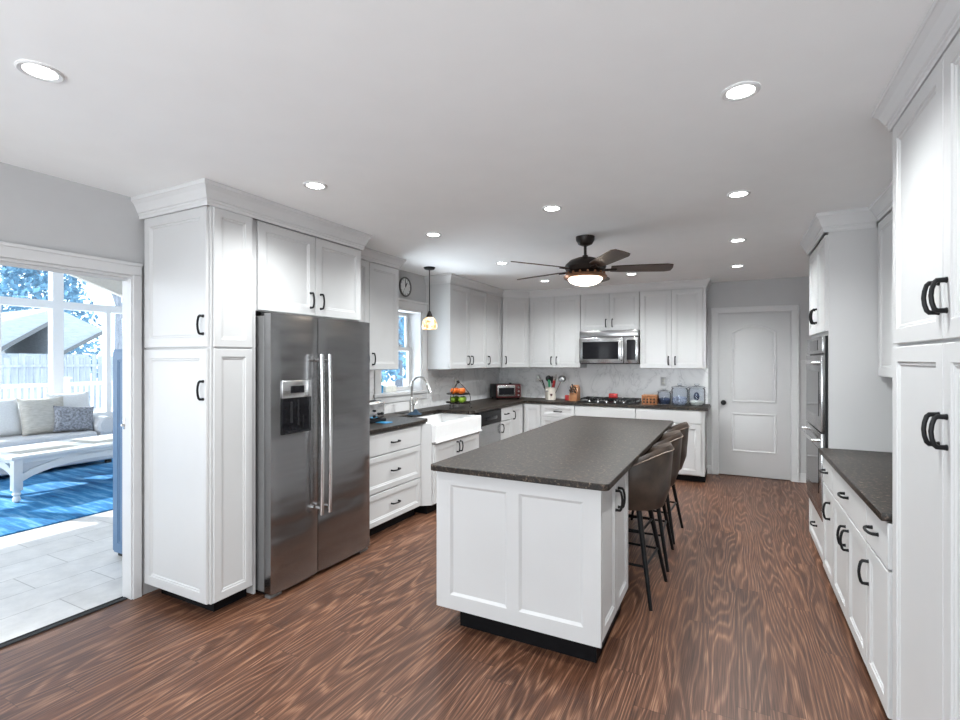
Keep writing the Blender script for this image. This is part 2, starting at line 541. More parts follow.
# doorway to the sunroom: casing, jamb, track
w = MB()
w.box(XL, XL + 0.018, -0.40, 1.772, 1.966, 2.042, 0.004)
w.box(XL, XL + 0.026, -0.40, 1.772, 2.022, 2.042, 0.004)
w.box(XL, XL + 0.018, 1.722, 1.772, 0, 1.966, 0.004)
w.box(XL, XL + 0.018, -0.40, -0.30, 0, 1.966, 0.004)
struct('trim_1', w, 'trim')
w = MB()
w.box(-3.352, XL + 0.004, 1.7155, 1.7215, 0, 1.966, 0.002)
w.box(-3.352, XL + 0.004, -0.27, 1.715, 1.950, 1.9655, 0.002)
w.box(-3.330, -3.322, -0.27, 1.715, 1.935, 1.951)
w.box(-3.300, -3.292, -0.27, 1.715, 1.935, 1.951)
w.box(-3.352, XL + 0.004, -0.2995, -0.275, 0, 1.966, 0.002)
j = struct('door_1', w, 'trim')
lk = MB().box(-3.340, -3.322, 1.712, 1.716, 1.03, 1.10, 0.001)
lk.cyl((-3.331, 1.700, 1.055), (-3.331, 1.714, 1.055), 0.008)
lk.build('latch', 'nickel', j)
w = MB().box(-3.318, -3.286, -0.29, 1.711, 0.0, 0.008, 0.002)
w.box(-3.34, -3.332, -0.29, 1.711, 0.0, 0.006)
struct('trim_2', w, 'seam')

# back door: casing + two-panel arch-top door
w = MB()
for x0, x1 in ((-0.275, -0.195), (0.595, 0.675)):
    w.box(x0, x1, YB - 0.018, YB, 0, 2.045, 0.004)
w.box(-0.275, 0.675, YB - 0.018, YB, 2.045, 2.115, 0.004)
w.box(-0.275, -0.255, YB - 0.028, YB - 0.016, 0, 2.115, 0.004)
w.box(0.655, 0.675, YB - 0.028, YB - 0.016, 0, 2.115, 0.004)
w.box(-0.275, 0.675, YB - 0.028, YB - 0.016, 2.095, 2.115, 0.004)
struct('trim_3', w, 'trim')

def arch_door():
    mb = MB()
    X0, X1, Z0, Z1 = -0.190, 0.590, 0.008, 2.035
    yf = YB + 0.02
    mb.box(X0, X1, yf, yf + 0.04, Z0, Z1, 0.002)
    def mould(poly):
        # moulded outline standing on the slab with a raised field inside
        def inset(pl, d):
            n = len(pl); out = []
            for i in range(n):
                p, a, b = Vector(pl[i]), Vector(pl[i - 1]), Vector(pl[(i + 1) % n])
                d1, d2 = (p - a).normalized(), (b - p).normalized()
                n1, n2 = Vector((-d1.y, d1.x)), Vector((-d2.y, d2.x))
                m = (n1 + n2).normalized(); m /= max(0.3, m.dot(n1))
                out.append((p.x + m.x * d, p.y + m.y * d))
            return out
        seq = [(0, 0.0), (0.004, -0.008), (0.016, -0.009), (0.024, -0.001), (0.034, -0.001), (0.046, -0.007), (0.05, -0.008)]
        mb.rings([[(u, yf + dy, v) for u, v in inset(poly, d)] for d, dy in seq], True, False, True)
    xa, xb = -0.045, 0.445
    arch = [(xa, 0.925), (xb, 0.925), (xb, 1.80)]
    nseg = 14
    for i in range(1, nseg):
        t = i / nseg
        arch.append((xb + (xa - xb) * t, 1.80 + 0.088 * math.sin(PI * t) ** 1.0))
    arch.append((xa, 1.80))
    mould(arch)
    mould([(xa, 0.305), (xb, 0.305), (xb, 0.79), (xa, 0.79)])
    d = struct('door_2', mb, 'trim', smooth=True)
    k = MB()
    kz, kx = 0.915, -0.135
    k.rings([[(kx + r * math.cos(a * PI / 8), YB + 0.02 - y, kz + r * math.sin(a * PI / 8)) for a in range(16)]
             for r, y in ((0.032, 0.0), (0.032, 0.008), (0.012, 0.012), (0.012, 0.03), (0.024, 0.036), (0.03, 0.048), (0.026, 0.06), (0.012, 0.066))])
    k.build('door_knob', 'black', d)
    return d
arch_door()
struct('door_light_block', MB().box(-0.35, 0.75, YB + 0.101, YB + 0.13, 0, 2.2), 'wall')  # unseen board added to stop light leaking under the door
struct('trim_4', MB().box(-0.195, -0.1905, YB + 0.0, YB + 0.1, 0, 2.04).box(0.5905, 0.595, YB, YB + 0.1, 0, 2.04).box(-0.195, 0.595, YB, YB + 0.1, 2.0355, 2.04), 'trim')
struct('baseboard_back', MB().box(0.676, 1.139, YB - 0.014, YB, 0, 0.11, 0.003).box(-0.322, -0.276, YB - 0.014, YB, 0, 0.11, 0.003), 'trim')
struct('baseboard_right', MB().box(XR - 0.014, XR, 4.92, YB - 0.015, 0, 0.11, 0.003), 'trim')
struct('baseboard_left', MB().box(XL, XL + 0.014, YR, -0.41, 0, 0.11, 0.003), 'trim')

# kitchen window over the sink (double hung)
w = MB()
w.box(XL, XL + 0.02, 3.99, 4.09, 1.02, 2.02, 0.004)
w.box(XL, XL + 0.02, 4.85, 4.945, 1.02, 2.02, 0.004)
w.box(XL, XL + 0.02, 3.99, 4.945, 2.02, 2.12, 0.004)
w.box(XL, XL + 0.035, 3.99, 4.945, 2.10, 2.125, 0.004)
struct('trim_5', w, 'trim')
w = MB()
w.box(-3.46, XL + 0.005, 4.091, 4.110, 1.105, 2.019)
w.box(-3.46, XL + 0.005, 4.830, 4.849, 1.105, 2.019)
w.box(-3.46, XL + 0.005, 4.091, 4.849, 2.000, 2.019)
w.box(-3.46, XL + 0.035, 4.091, 4.849, 1.072, 1.105, 0.003)      # stool
w.box(XL, XL + 0.035, 3.97, 4.0905, 1.072, 1.105, 0.003)
w.box(XL, XL + 0.035, 4.8495, 4.946, 1.072, 1.105, 0.003)
w.box(XL, XL + 0.018, 3.99, 4.945, 1.00, 1.072, 0.004)         # apron
def sash(mb, x0, x1, y0, y1, z0, z1, fw=0.042):
    mb.box(x0, x1, y0, y0 + fw, z0, z1, 0.003)
    mb.box(x0, x1, y1 - fw, y1, z0, z1, 0.003)
    mb.box(x0, x1, y0 + fw, y1 - fw, z0, z0 + fw, 0.003)
    mb.box(x0, x1, y0 + fw, y1 - fw, z1 - fw, z1, 0.003)
sash(w, -3.455, -3.425, 4.110, 4.830, 1.555, 2.000)
sash(w, -3.423, -3.393, 4.110, 4.830, 1.106, 1.60)
win = struct('window_1', w, 'trim')
g = MB().box(-3.442, -3.438, 4.152, 4.788, 1.597, 1.958).box(-3.410, -3.406, 4.152, 4.788, 1.148, 1.558)
g.build('window_pane', 'glass', win)
for y in (4.36, 4.60):
    lk = MB().box(-3.420, -3.385, y - 0.03, y + 0.03, 1.600, 1.612, 0.003)
    lk.box(-3.410, -3.375, y - 0.008, y + 0.05, 1.612, 1.624, 0.003)
    lk.build('sash_lock', 'nickel', win)
lf = MB().box(-3.393, -3.380, 4.41, 4.53, 1.116, 1.134, 0.003)
lf.build('sash_lift', 'black', win)

# marble backsplash
w = MB()
w.box(XL, XL + 0.008, 3.07, 3.988, 0.892, 1.36)
w.box(XL, XL + 0.008, 3.988, 4.947, 0.892, 0.999)
w.box(XL, XL + 0.008, 4.947, 6.992, 0.892, 1.345)
w.box(XL, -0.31, YB - 0.008, YB, 0.892, 1.345)
w.box(-1.88, -1.10, YB - 0.008, YB, 1.345, 1.42)
struct('trim_6', w, 'marble')
def outlet(loc, rz, label, slots=True):
    t = thing('outlet_plate', label, 'outlet', loc, rz, 'outlets in the backsplash')
    MB().box(-0.036, 0.036, -0.006, 0, -0.058, 0.058, 0.003).build('plate', 'trim', t)
    m = MB()
    for z in (-0.022, 0.022):
        m.box(-0.016, 0.016, -0.008, -0.006, z - 0.014, z + 0.014, 0.002)
    m.build('socket', 'pale', t)
outlet((XL + 0.008, 5.62, 1.17), R(90), 'white outlet plate on the marble between fruit stand and toaster oven')
outlet((-2.62, YB - 0.008, 1.18), 0, 'white outlet plate on the marble behind the toaster oven')
outlet((-0.85, YB - 0.008, 1.17), 0, 'white outlet plate on the marble above the smallest glass canister')

# crown mouldings
CP = [(0, 0), (0.010, 0), (0.010, 0.014), (0.014, 0.018), (0.014, 0.026), (0.020, 0.030), (0.026, 0.045), (0.036, 0.064), (0.048, 0.078), (0.052, 0.080), (0.052, 0.098), (0, 0.098)]
CPB = [(o * 1.12, u * 1.26) for o, u in CP]
def crown(n, path, prof):
    struct('trim_%d' % n, MB().sweep(path, prof, H - prof[-1][1] - 0.0008), 'trim', smooth=False)
crown(11, [(XL, 1.774), (-2.615, 1.774), (-2.615, 3.055), (-2.925, 3.055)], CPB)
crown(12, [(-2.93, 3.116), (-2.93, 3.97), (XL, 3.97)], CP)
crown(13, [(XL, 4.95), (-2.93, 4.95), (-2.93, 6.37), (-2.63, 6.67), (-0.32, 6.67), (-0.32, YB)], CP)
crown(14, [(XR, 4.90), (0.54, 4.90), (0.54, 4.06), (0.815, 4.06)], CPB)
crown(15, [(0.82, 4.00), (0.82, 2.495)], CP)
crown(16, [(XR, 2.43), (0.54, 2.43), (0.54, 0.98)], [(o * 1.06, u * 1.05) for o, u in CP])

# ------------------------------------------------------------------ cabinets
def handle_mb(kind, x, y, z, L=0.100, mb=None):
    """bow pull; kind 'v' or 'h'; y is the face plane, the pull stands out towards -Y"""
    mb = mb or MB()
    h = L / 2
    prof = [(-h, 0), (-h, 0.022), (-h * 0.86, 0.028), (-h * 0.45, 0.033), (0, 0.035), (h * 0.45, 0.033), (h * 0.86, 0.028), (h, 0.022), (h, 0)]
    pts = [((x, y - o, z + s) if kind == 'v' else (x + s, y - o, z)) for s, o in prof]
    mb.tube(pts, [0.0078, 0.0072, 0.0066, 0.0062, 0.0062, 0.0062, 0.0066, 0.0072, 0.0078], 8)
    for s in (-h, h):
        c = (x, y, z + s) if kind == 'v' else (x + s, y, z)
        mb.cyl(c, (c[0], c[1] - 0.005, c[2]), 0.009, 0.008, 8)
    return mb

def cabinet(name, label, cat, loc, rz, W, D, z0, z1, fronts, toe=None, group=None, back_gap=0.0, extra=None):
    """local frame: x along the front, -Y is the way the front faces; fronts hang on y=0"""
    t = thing(name, label, cat, loc, rz, group)
    MB().box(0.0008, W - 0.0008, 0.0, D - back_gap, z0, z1, 0.0015, 1).build('body', 'white', t, False)
    for f in fronts:
        kind, x0, x1, a, b = f[:5]
        m = MB()
        if kind == 'slab':
            m.box(x0, x1, -0.02, 0, a, b, 0.003)
        else:
            m.panel(x0, x1, a, b, 0, -0.02, 0.055 if kind == 'door' else 0.042)
        nm = 'drawer' if kind in ('drawer', 'slab') else ('side_panel' if kind == 'side' else 'door')
        d = m.build(nm, 'white', t, True, ang=20)
        if len(f) > 5 and f[5]:
            hk, hx, hz = f[5][:3]
            handle_mb(hk, hx, -0.02, hz, f[5][3] if len(f[5]) > 3 else 0.100).build('handle', 'black', d)
    if toe:
        rec, ins = toe
        MB().box(ins, W - ins, rec, D - back_gap, 0.0, z0).build('toe_kick', 'toe', t, False)
    return t

G = 0.002
# -- left wall: tall pantry (front faces the camera, finished side faces the room)
# local frame for the pantry: x -> world +X, front faces -Y
pw = 0.625
p = cabinet('pantry_cabinet', 'tall white pantry cabinet with two stacked doors left of the refrigerator', 'cabinet', (-3.242, 1.792, 0), 0, pw - 0.02 + 0.02, 0.275, 0.080, 2.32,
            [('door', 0.02, pw - 0.012, 0.085, 1.517, ('v', pw - 0.036, 1.283)), ('door', 0.02, pw - 0.012, 1.527, 2.315, ('v', pw - 0.036, 1.65))], toe=(0.06, 0.06))
m = MB()
m.panel(0.012, 0.262, 0.085, 1.517, 0, -0.012, 0.045)
m.panel(0.012, 0.262, 1.527, 2.315, 0, -0.012, 0.045)
s = m.build('side_panel', 'white', p, True, ang=20)
s.location = (pw, 0.0, 0); s.rotation_euler = (0, 0, R(90))
# -- cabinet over the refrigerator with its side panel down to the floor
t = cabinet('over_fridge_cabinet', 'white two-door cabinet over the refrigerator', 'cabinet', (-2.635, 2.072, 0), R(90), 0.983, 0.62, 1.757, 2.32,
            [('door', 0.032, 0.500, 1.762, 2.312, ('v', 0.455, 1.865)), ('door', 0.504, 0.975, 1.762, 2.312, ('v', 0.549, 1.865))])
MB().box(0.0, 0.018, -0.012, 0.60, 0.02, 1.757, 0.001, 1).build('side_panel', 'white', t, False)
MB().box(0.967, 0.983, 0.04, 0.62, 0.0, 1.757, 0.001, 1).build('side_panel', 'white', t, False)
# -- uppers left of the window
cabinet('wall_cabinet', 'white two-door wall cabinet between refrigerator and window', 'cabinet', (-2.95, 3.058, 0), R(90), 0.912, 0.31, 1.36, 2.345,
        [('door', 0.03, 0.468, 1.364, 2.338, ('v', 0.428, 1.462)), ('door', 0.472, 0.908, 1.364, 2.338, ('v', 0.512, 1.462))], group=None)
# -- uppers right of the window
cabinet('wall_cabinet', 'white two-door wall cabinet right of the sink window above the fruit stand', 'cabinet', (-2.95, 4.95, 0), R(90), 0.945, 0.31, 1.345, 2.345,
        [('door', 0.004, 0.470, 1.349, 2.338, ('v', 0.428, 1.45)), ('door', 0.474, 0.942, 1.349, 2.338, ('v', 0.518, 1.45))])
cabinet('wall_cabinet', 'narrow white single-door wall cabinet beside the angled corner cabinet', 'cabinet', (-2.95, 5.897, 0), R(90), 0.478, 0.31, 1.345, 2.345,
        [('door', 0.004, 0.455, 1.349, 2.338, ('v', 0.045, 1.45))])
# -- diagonal corner upper
t = thing('corner_wall_cabinet', 'angled white wall cabinet in the corner above the toaster oven', 'cabinet', (-2.93, 6.37, 0), R(45))
poly = [(-2.944, 6.378), (-2.636, 6.686), (-2.636, 6.998), (-3.258, 6.998), (-3.258, 6.378)]
rm = Matrix.Rotation(-R(45), 2)
loc_poly = [tuple(rm @ (Vector(q) - Vector((-2.93, 6.37)))) for q in poly]
MB().prism(loc_poly, 'z', 1.345, 2.345).build('body', 'white', t, False)
d = MB().panel(0.012, 0.412, 1.349, 2.338, 0.0, -0.016, 0.055).build('door', 'white', t, True, ang=20)
handle_mb('v', 0.055, -0.016, 1.45).build('handle', 'black', d)
# -- back wall uppers
cabinet('wall_cabinet', 'white two-door wall cabinet left of the microwave', 'cabinet', (-2.632, 6.69, 0), 0, 0.750, 0.308, 1.345, 2.345,
        [('door', 0.004, 0.372, 1.349, 2.338, ('v', 0.335, 1.445)), ('door', 0.376, 0.746, 1.349, 2.338, ('v', 0.413, 1.445))])
cabinet('wall_cabinet', 'short white two-door wall cabinet above the microwave', 'cabinet', (-1.880, 6.69, 0), 0, 0.776, 0.308, 1.845, 2.345,
        [('door', 0.004, 0.385, 1.849, 2.338, ('v', 0.345, 1.945)), ('door', 0.389, 0.772, 1.849, 2.338, ('v', 0.429, 1.945))])
cabinet('wall_cabinet', 'white two-door wall cabinet right of the microwave beside the panel door', 'cabinet', (-1.102, 6.69, 0), 0, 0.782, 0.308, 1.345, 2.345,
        [('door', 0.004, 0.388, 1.349, 2.338, ('v', 0.35, 1.445)), ('door', 0.392, 0.745, 1.349, 2.338, ('v', 0.43, 1.445))])
# -- left wall bases
cabinet('drawer_cabinet', 'white three-drawer base cabinet right of the refrigerator', 'cabinet', (-2.62, 3.06, 0), R(90), 0.815, 0.62, 0.09, 0.856,
        [('slab', 0.02, 0.80, 0.672, 0.846, ('h', 0.405, 0.755)), ('drawer', 0.02, 0.80, 0.370, 0.660, ('h', 0.405, 0.515)), ('drawer', 0.02, 0.80, 0.100, 0.358, ('h', 0.405, 0.235))], toe=(0.06, 0.0))
t = cabinet('sink_cabinet', 'white two-door base cabinet under the apron sink', 'cabinet', (-2.53, 3.945, 0), R(90), 0.94, 0.71, 0.09, 0.672,
            [('door', 0.015, 0.462, 0.10, 0.655, ('v', 0.432, 0.575)), ('door', 0.466, 0.925, 0.10, 0.655, ('v', 0.496, 0.575))], toe=(0.06, 0.0))
m = MB()
m.prism([(-0.068, 0.09), (-0.004, 0.005), (-0.004, 0.10), (-0.066, 0.19)], 'z', 0.09, 0.856)
m.build('corner_filler', 'white', t, False)
MB().box(0.0, 0.94, 0.60, 0.70, 0.672, 0.856).build('back_rail', 'white', t, False)
cabinet('drawer_cabinet', 'narrow white drawer base cabinet right of the dishwasher', 'cabinet', (-2.62, 5.614, 0), R(90), 0.362, 0.62, 0.09, 0.856,
        [('slab', 0.006, 0.358, 0.690, 0.846, ('h', 0.18, 0.768)), ('drawer', 0.006, 0.358, 0.10, 0.680, ('v', 0.04, 0.60))], toe=(0.06, 0.0))
cabinet('corner_base_cabinet', 'narrow white base door in the corner under the toaster oven counter', 'cabinet', (-2.62, 5.978, 0), R(90), 0.391, 0.62, 0.09, 0.856,
        [('door', 0.004, 0.375, 0.10, 0.846, ('v', 0.04, 0.73))], toe=(0.06, 0.0))
# -- back wall bases
cabinet('base_cabinet', 'white single-door base cabinet at the inner corner on the back wall', 'cabinet', (-2.618, 6.41, 0), 0, 0.266, 0.588, 0.08, 0.856,
        [('door', 0.022, 0.262, 0.09, 0.846, None)], toe=(0.06, 0.0))
cabinet('drawer_cabinet', 'white drawer base cabinet below the utensil crock and knife block', 'cabinet', (-2.350, 6.41, 0), 0, 0.466, 0.588, 0.08, 0.856,
        [('drawer', 0.004, 0.462, 0.690, 0.846, ('h', 0.24, 0.765)), ('drawer', 0.004, 0.462, 0.39, 0.680, ('h', 0.24, 0.54)), ('drawer', 0.004, 0.462, 0.09, 0.38, ('h', 0.24, 0.24))], toe=(0.06, 0.0))
cabinet('base_cabinet', 'white base cabinet under the gas cooktop', 'cabinet', (-1.882, 6.41, 0), 0, 0.776, 0.588, 0.08, 0.856,
        [('slab', 0.004, 0.772, 0.700, 0.846, None), ('door', 0.004, 0.386, 0.09, 0.690, ('v', 0.35, 0.6)), ('door', 0.390, 0.772, 0.09, 0.690, ('v', 0.426, 0.6))], toe=(0.06, 0.0))
cabinet('base_cabinet', 'white base cabinet under the glass canisters at the back door', 'cabinet', (-1.104, 6.41, 0), 0, 0.784, 0.588, 0.08, 0.856,
        [('slab', 0.004, 0.745, 0.700, 0.846, None), ('door', 0.004, 0.372, 0.09, 0.690, ('v', 0.335, 0.6)), ('door', 0.376, 0.745, 0.09, 0.690, ('v', 0.413, 0.6))], toe=(0.06, 0.0))
# -- right run (front faces -X): local x -> world -Y
def rcab(name, label, y_far, W, x_face, D, z0, z1, fronts, toe=None, cat='cabinet'):
    return cabinet(name, label, cat, (x_face + 0.02, y_far, 0), R(-90), W, D, z0, z1, fronts, toe)
RF = 0.525
rcab('base_cabinet', 'white single-door base cabinet with one drawer right beside the wall ovens', 4.055, 0.395, RF, 0.594, 0.06, 0.826,
     [('slab', 0.012, 0.392, 0.640, 0.820, ('h', 0.17, 0.732)), ('door', 0.012, 0.392, 0.065, 0.630, ('v', 0.30, 0.51))], toe=(0.05, 0.0))
rcab('base_cabinet', 'wide white base cabinet with paired door pulls in the middle of the right counter', 3.658, 0.868, RF, 0.594, 0.06, 0.826,
     [('slab', 0.003, 0.865, 0.640, 0.820, ('h', 0.42, 0.732)), ('door', 0.003, 0.431, 0.065, 0.630, ('v', 0.392, 0.51)), ('door', 0.435, 0.865, 0.065, 0.630, ('v', 0.474, 0.51))], toe=(0.05, 0.0))
rcab('base_cabinet', 'white single-door base cabinet next to the tall pantry at the right edge', 2.788, 0.354, RF, 0.594, 0.06, 0.826,
     [('slab', 0.003, 0.352, 0.640, 0.820, ('h', 0.16, 0.732)), ('door', 0.003, 0.352, 0.065, 0.630, ('v', 0.04, 0.51))], toe=(0.05, 0.0))
rcab('wall_cabinet', 'white wall cabinet over the right counter beside the tall pantry', 4.055, 1.62, 0.82, 0.299, 1.345, 2.345,
     [('door', 0.012, 0.54, 1.349, 2.338, None), ('door', 0.544, 1.08, 1.349, 2.338, None), ('door', 1.084, 1.617, 1.349, 2.338, None)])
rcab('pantry_cabinet', 'large white four-door pantry cabinet at the right edge with black bow pulls', 2.432, 1.45, 0.528, 0.591, 0.06, 2.338,
     [('door', 0.045, 0.560, 0.07, 1.502, ('v', 0.532, 1.250, 0.086)), ('door', 0.564, 1.080, 0.07, 1.502, ('v', 0.594, 1.250, 0.086)),
      ('door', 0.045, 0.560, 1.512, 2.326, ('v', 0.532, 1.635, 0.086)), ('door', 0.564, 1.080, 1.512, 2.326, ('v', 0.594, 1.635, 0.086)),
      ('door', 1.084, 1.445, 0.07, 1.502, None), ('door', 1.084, 1.445, 1.512, 2.326, None)], toe=(0.05, 0.0))
# oven tower
t = thing('oven_cabinet', 'tall white cabinet housing the wall ovens at the far right', 'cabinet', (0.56, 4.90, 0), R(-90))
m = MB()
m.box(0.0, 0.04, 0, 0.578, 0.04, 2.32)
m.box(0.80, 0.838, 0, 0.578, 0.04, 2.32)
m.box(0.04, 0.80, 0, 0.578, 0.04, 0.345)
m.box(0.04, 0.80, 0, 0.578, 1.622, 2.32)
m.box(0.04, 0.80, 0.56, 0.578, 0.345, 1.622)
m.build('body', 'white', t, False)
for x0, x1, hx in ((0.01, 0.415, 0.375), (0.419, 0.822, 0.459)):
    d = MB().panel(x0, x1, 1.650, 2.300, 0, -0.02).build('door', 'white', t, True, ang=20)
    handle_mb('v', hx, -0.02, 1.78).build('handle', 'black', d)
d = MB().panel(0.01, 0.822, 0.045, 0.325, 0, -0.02, 0.05).build('drawer', 'white', t, True, ang=20)
handle_mb('h', 0.42, -0.02, 0.22).build('handle', 'black', d)
MB().box(0.0, 0.838, 0.05, 0.57, 0, 0.04).build('toe_kick', 'toe', t, False)
# double wall oven
t = thing('double_oven', 'stainless double oven set in the tall cabinet at the right', 'oven', (0.56, 4.858, 0.347), R(-90))
m = MB()
m.box(0.004, 0.752, 0.002, 0.54, 0.0, 1.272)
m.box(-0.02, 0.776, -0.016, 0.0, 0.0, 1.272, 0.002)
m.build('body', 'black', t, False)
pnl = MB().box(-0.02, 0.776, -0.035, -0.016, 1.150, 1.270, 0.003).build('control_panel', 'steel2', t)
MB().box(0.18, 0.58, -0.038, -0.035, 1.175, 1.250, 0.001).build('display', 'blackglass', pnl, False)
for z0, z1 in ((0.612, 1.140), (0.075, 0.602)):
    m = MB()
    m.box(-0.02, 0.776, -0.042, -0.016, z0, z1, 0.004)
    d = m.build('oven_door', 'steel2', t)
    MB().box(0.07, 0.686, -0.045, -0.042, z0 + 0.10, z1 - 0.115, 0.001).build('oven_window', 'blackglass', d, False)
    h = MB().tube([(0.02, -0.042, z1 - 0.05), (0.02, -0.085, z1 - 0.05), (0.38, -0.098, z1 - 0.05), (0.736, -0.085, z1 - 0.05), (0.736, -0.042, z1 - 0.05)], 0.013, 10)
    h.build('handle', 'bright', d)
m = MB().box(-0.02, 0.776, -0.034, -0.016, 0.002, 0.068, 0.002)
m.build('vent_trim', 'steel2', t)

# worktops
def slab(mb, poly, z0, z1):
    mb.prism(poly, 'z', z0, z1)
m = MB()
m.prism([(XL + 0.009, 3.072), (-2.585, 3.072), (-2.585, 3.925), (-2.64, 4.0), (-2.64, 4.04), (-3.0, 4.04), (-3.0, 4.80), (-2.60, 4.80), (-2.60, 4.905), (-2.585, 4.905), (-2.585, 6.385), (-0.285, 6.385), (-0.285, YB - 0.009), (XL + 0.009, YB - 0.009)], 'z', 0.8565, 0.8915)
bmesh.ops.recalc_face_normals(m.bm, faces=m.bm.faces)
o = m.build('worktop', 'granite', None, False)
tag(o, 'dark brown granite worktop running along the left and back walls', 'worktop')
bv = o.modifiers.new('edge', 'BEVEL'); bv.width = 0.004; bv.segments = 2; bv.limit_method = 'ANGLE'
m = MB().box(0.503, XR - 0.002, 2.434, 4.058, 0.8265, 0.859, 0.004)
tag(m.build('worktop', 'granite'), 'dark brown granite worktop on the right base cabinets', 'worktop')

# apron sink
t = thing('apron_sink', 'white fireclay apron-front sink below the window', 'sink', (-2.50, 3.95, 0.674))
m = MB()
X0, X1, Y0, Y1, ZT = -0.51, 0.0, 0.0, 0.935, 0.171
outer = [(X0, Y0), (X1, Y0), (X1, Y1), (X0, Y1)]
inner = [(X0 + 0.03, Y0 + 0.035), (X1 - 0.045, Y0 + 0.035), (X1 - 0.045, Y1 - 0.035), (X0 + 0.03, Y1 - 0.035)]
innb = [(X0 + 0.045, Y0 + 0.05), (X1 - 0.06, Y0 + 0.05), (X1 - 0.06, Y1 - 0.05), (X0 + 0.045, Y1 - 0.05)]
m.rings([[(x, y, 0.0) for x, y in outer], [(x + (0.006 if x == X1 else 0), y, 0.012) for x, y in outer], [(x + (0.006 if x == X1 else 0), y, ZT - 0.01) for x, y in outer], [(x, y, ZT) for x, y in outer],
         [(x, y, ZT) for x, y in inner], [(x, y, ZT - 0.01) for x, y in inner], [(x, y, 0.03) for x, y in innb]])
m.box(-0.02, 0.022, 0.0, 0.935, -0.004, 0.014, 0.005)
m.build('basin', 'sink', t, True, ang=25)
MB().lathe([(0.04, 0.0), (0.04, 0.003), (0.025, 0.003)], (-0.26, 0.46, 0.0305), 16).build('drain', 'nickel', t)

# dishwasher
t = thing('dishwasher', 'stainless dishwasher with black control strip right of the sink', 'dishwasher', (-2.60, 5.016, 0), R(90))
MB().box(0.002, 0.590, 0.02, 0.60, 0.0, 0.853).build('body', 'black', t, False)
MB().box(0.002, 0.590, -0.012, 0.02, 0.10, 0.69, 0.004).build('front_panel', 'steel2', t)
cp = MB().box(0.002, 0.590, -0.022, 0.02, 0.695, 0.850, 0.006).build('control_strip', 'black', t)
MB().box(0.15, 0.44, -0.036, -0.021, 0.745, 0.785, 0.006).build('handle', 'blackglass', cp)

# ------------------------------------------------------------------ refrigerator
t = thing('refrigerator', 'stainless side-by-side refrigerator with water dispenser', 'refrigerator', (-2.49, 2.098, 0), R(90))
W = 0.915
MB().box(0.008, W - 0.008, 0.078, 0.72, 0.03, 1.725, 0.004).build('body', 'grey_side', t, False)
MB().box(0.02, W - 0.02, 0.05, 0.70, 0.012, 0.09).build('base_grille', 'black', t, False)
m = MB()
for x in (0.06, W - 0.06):
    m.box(x - 0.05, x + 0.05, 0.03, 0.11, 1.725, 1.742, 0.004)
m.build('hinge_cover', 'black', t)
for x in (0.05, W - 0.05):
    MB().box(x - 0.045, x + 0.045, 0.022, 0.07, 0.0, 0.018, 0.003).build('foot_bracket', 'grey_side', t)
SP = 0.383
def rdoor(x0, x1):
    mm = MB()
    # slightly bowed front
    n = 10
    ring = []
    for i in range(n + 1):
        u = i / n
        ring.append((x0 + (x1 - x0) * u, -0.010 * math.sin(PI * u) ** 0.6 + 0.004 if 0 < i < n else 0.010))
    ring += [(x1, 0.066), (x0, 0.066)]
    mm.prism(ring, 'z', 0.030, 1.738)
    return mm
dl = rdoor(0.0, SP - 0.003).build('freezer_door', 'steel', t, True)
dr = rdoor(SP + 0.003, W).build('fridge_door', 'steel', t, True)
for d, x in ((dl, SP - 0.034), (dr, SP + 0.038)):
    m = MB().tube([(x, -0.058, 0.43), (x, -0.062, 0.55), (x, -0.066, 0.96), (x, -0.062, 1.37), (x, -0.058, 1.49)], 0.0145, 12)
    for z in (0.47, 1.45):
        m.cyl((x, -0.008, z), (x, -0.060, z), 0.011, 0.011, 10)
    m.build('handle', 'bright', d)
dp = MB().box(0.066, 0.302, -0.016, -0.004, 1.215, 1.325, 0.003).build('dispenser_panel', 'bright', dl)
MB().box(0.130, 0.238, -0.0185, -0.016, 1.245, 1.290, 0.001).build('display', 'blackglass', dl, False)
m = MB()
m.box(0.066, 0.302, -0.013, -0.004, 0.99, 1.214, 0.002)
m.build('dispenser_recess', 'blackglass', dl, False)
m = MB()
m.cyl((0.135, -0.016, 1.06), (0.135, -0.016, 1.19), 0.008, 0.008, 10)
m.cyl((0.19, -0.016, 1.04), (0.19, -0.016, 1.20), 0.005, 0.005, 10)
m.box(0.225, 0.238, -0.017, -0.013, 1.02, 1.10, 0.001)
m.box(0.085, 0.285, -0.018, -0.013, 0.992, 1.000, 0.001)
m.build('dispenser_lever', 'black', dl)

# ------------------------------------------------------------------ island
t = thing('kitchen_island', 'white panelled kitchen island cabinet with black toe kick', 'island', (-1.446, 2.32, 0))
IW = 0.893
m = MB()
m.box(0.001, IW - 0.021, 0.0, 0.650, 0.12, 0.860, 0.001, 1)
m.box(0.001, 0.60, 0.650, 2.545, 0.12, 0.860, 0.001, 1)
m.build('body', 'white', t, False)
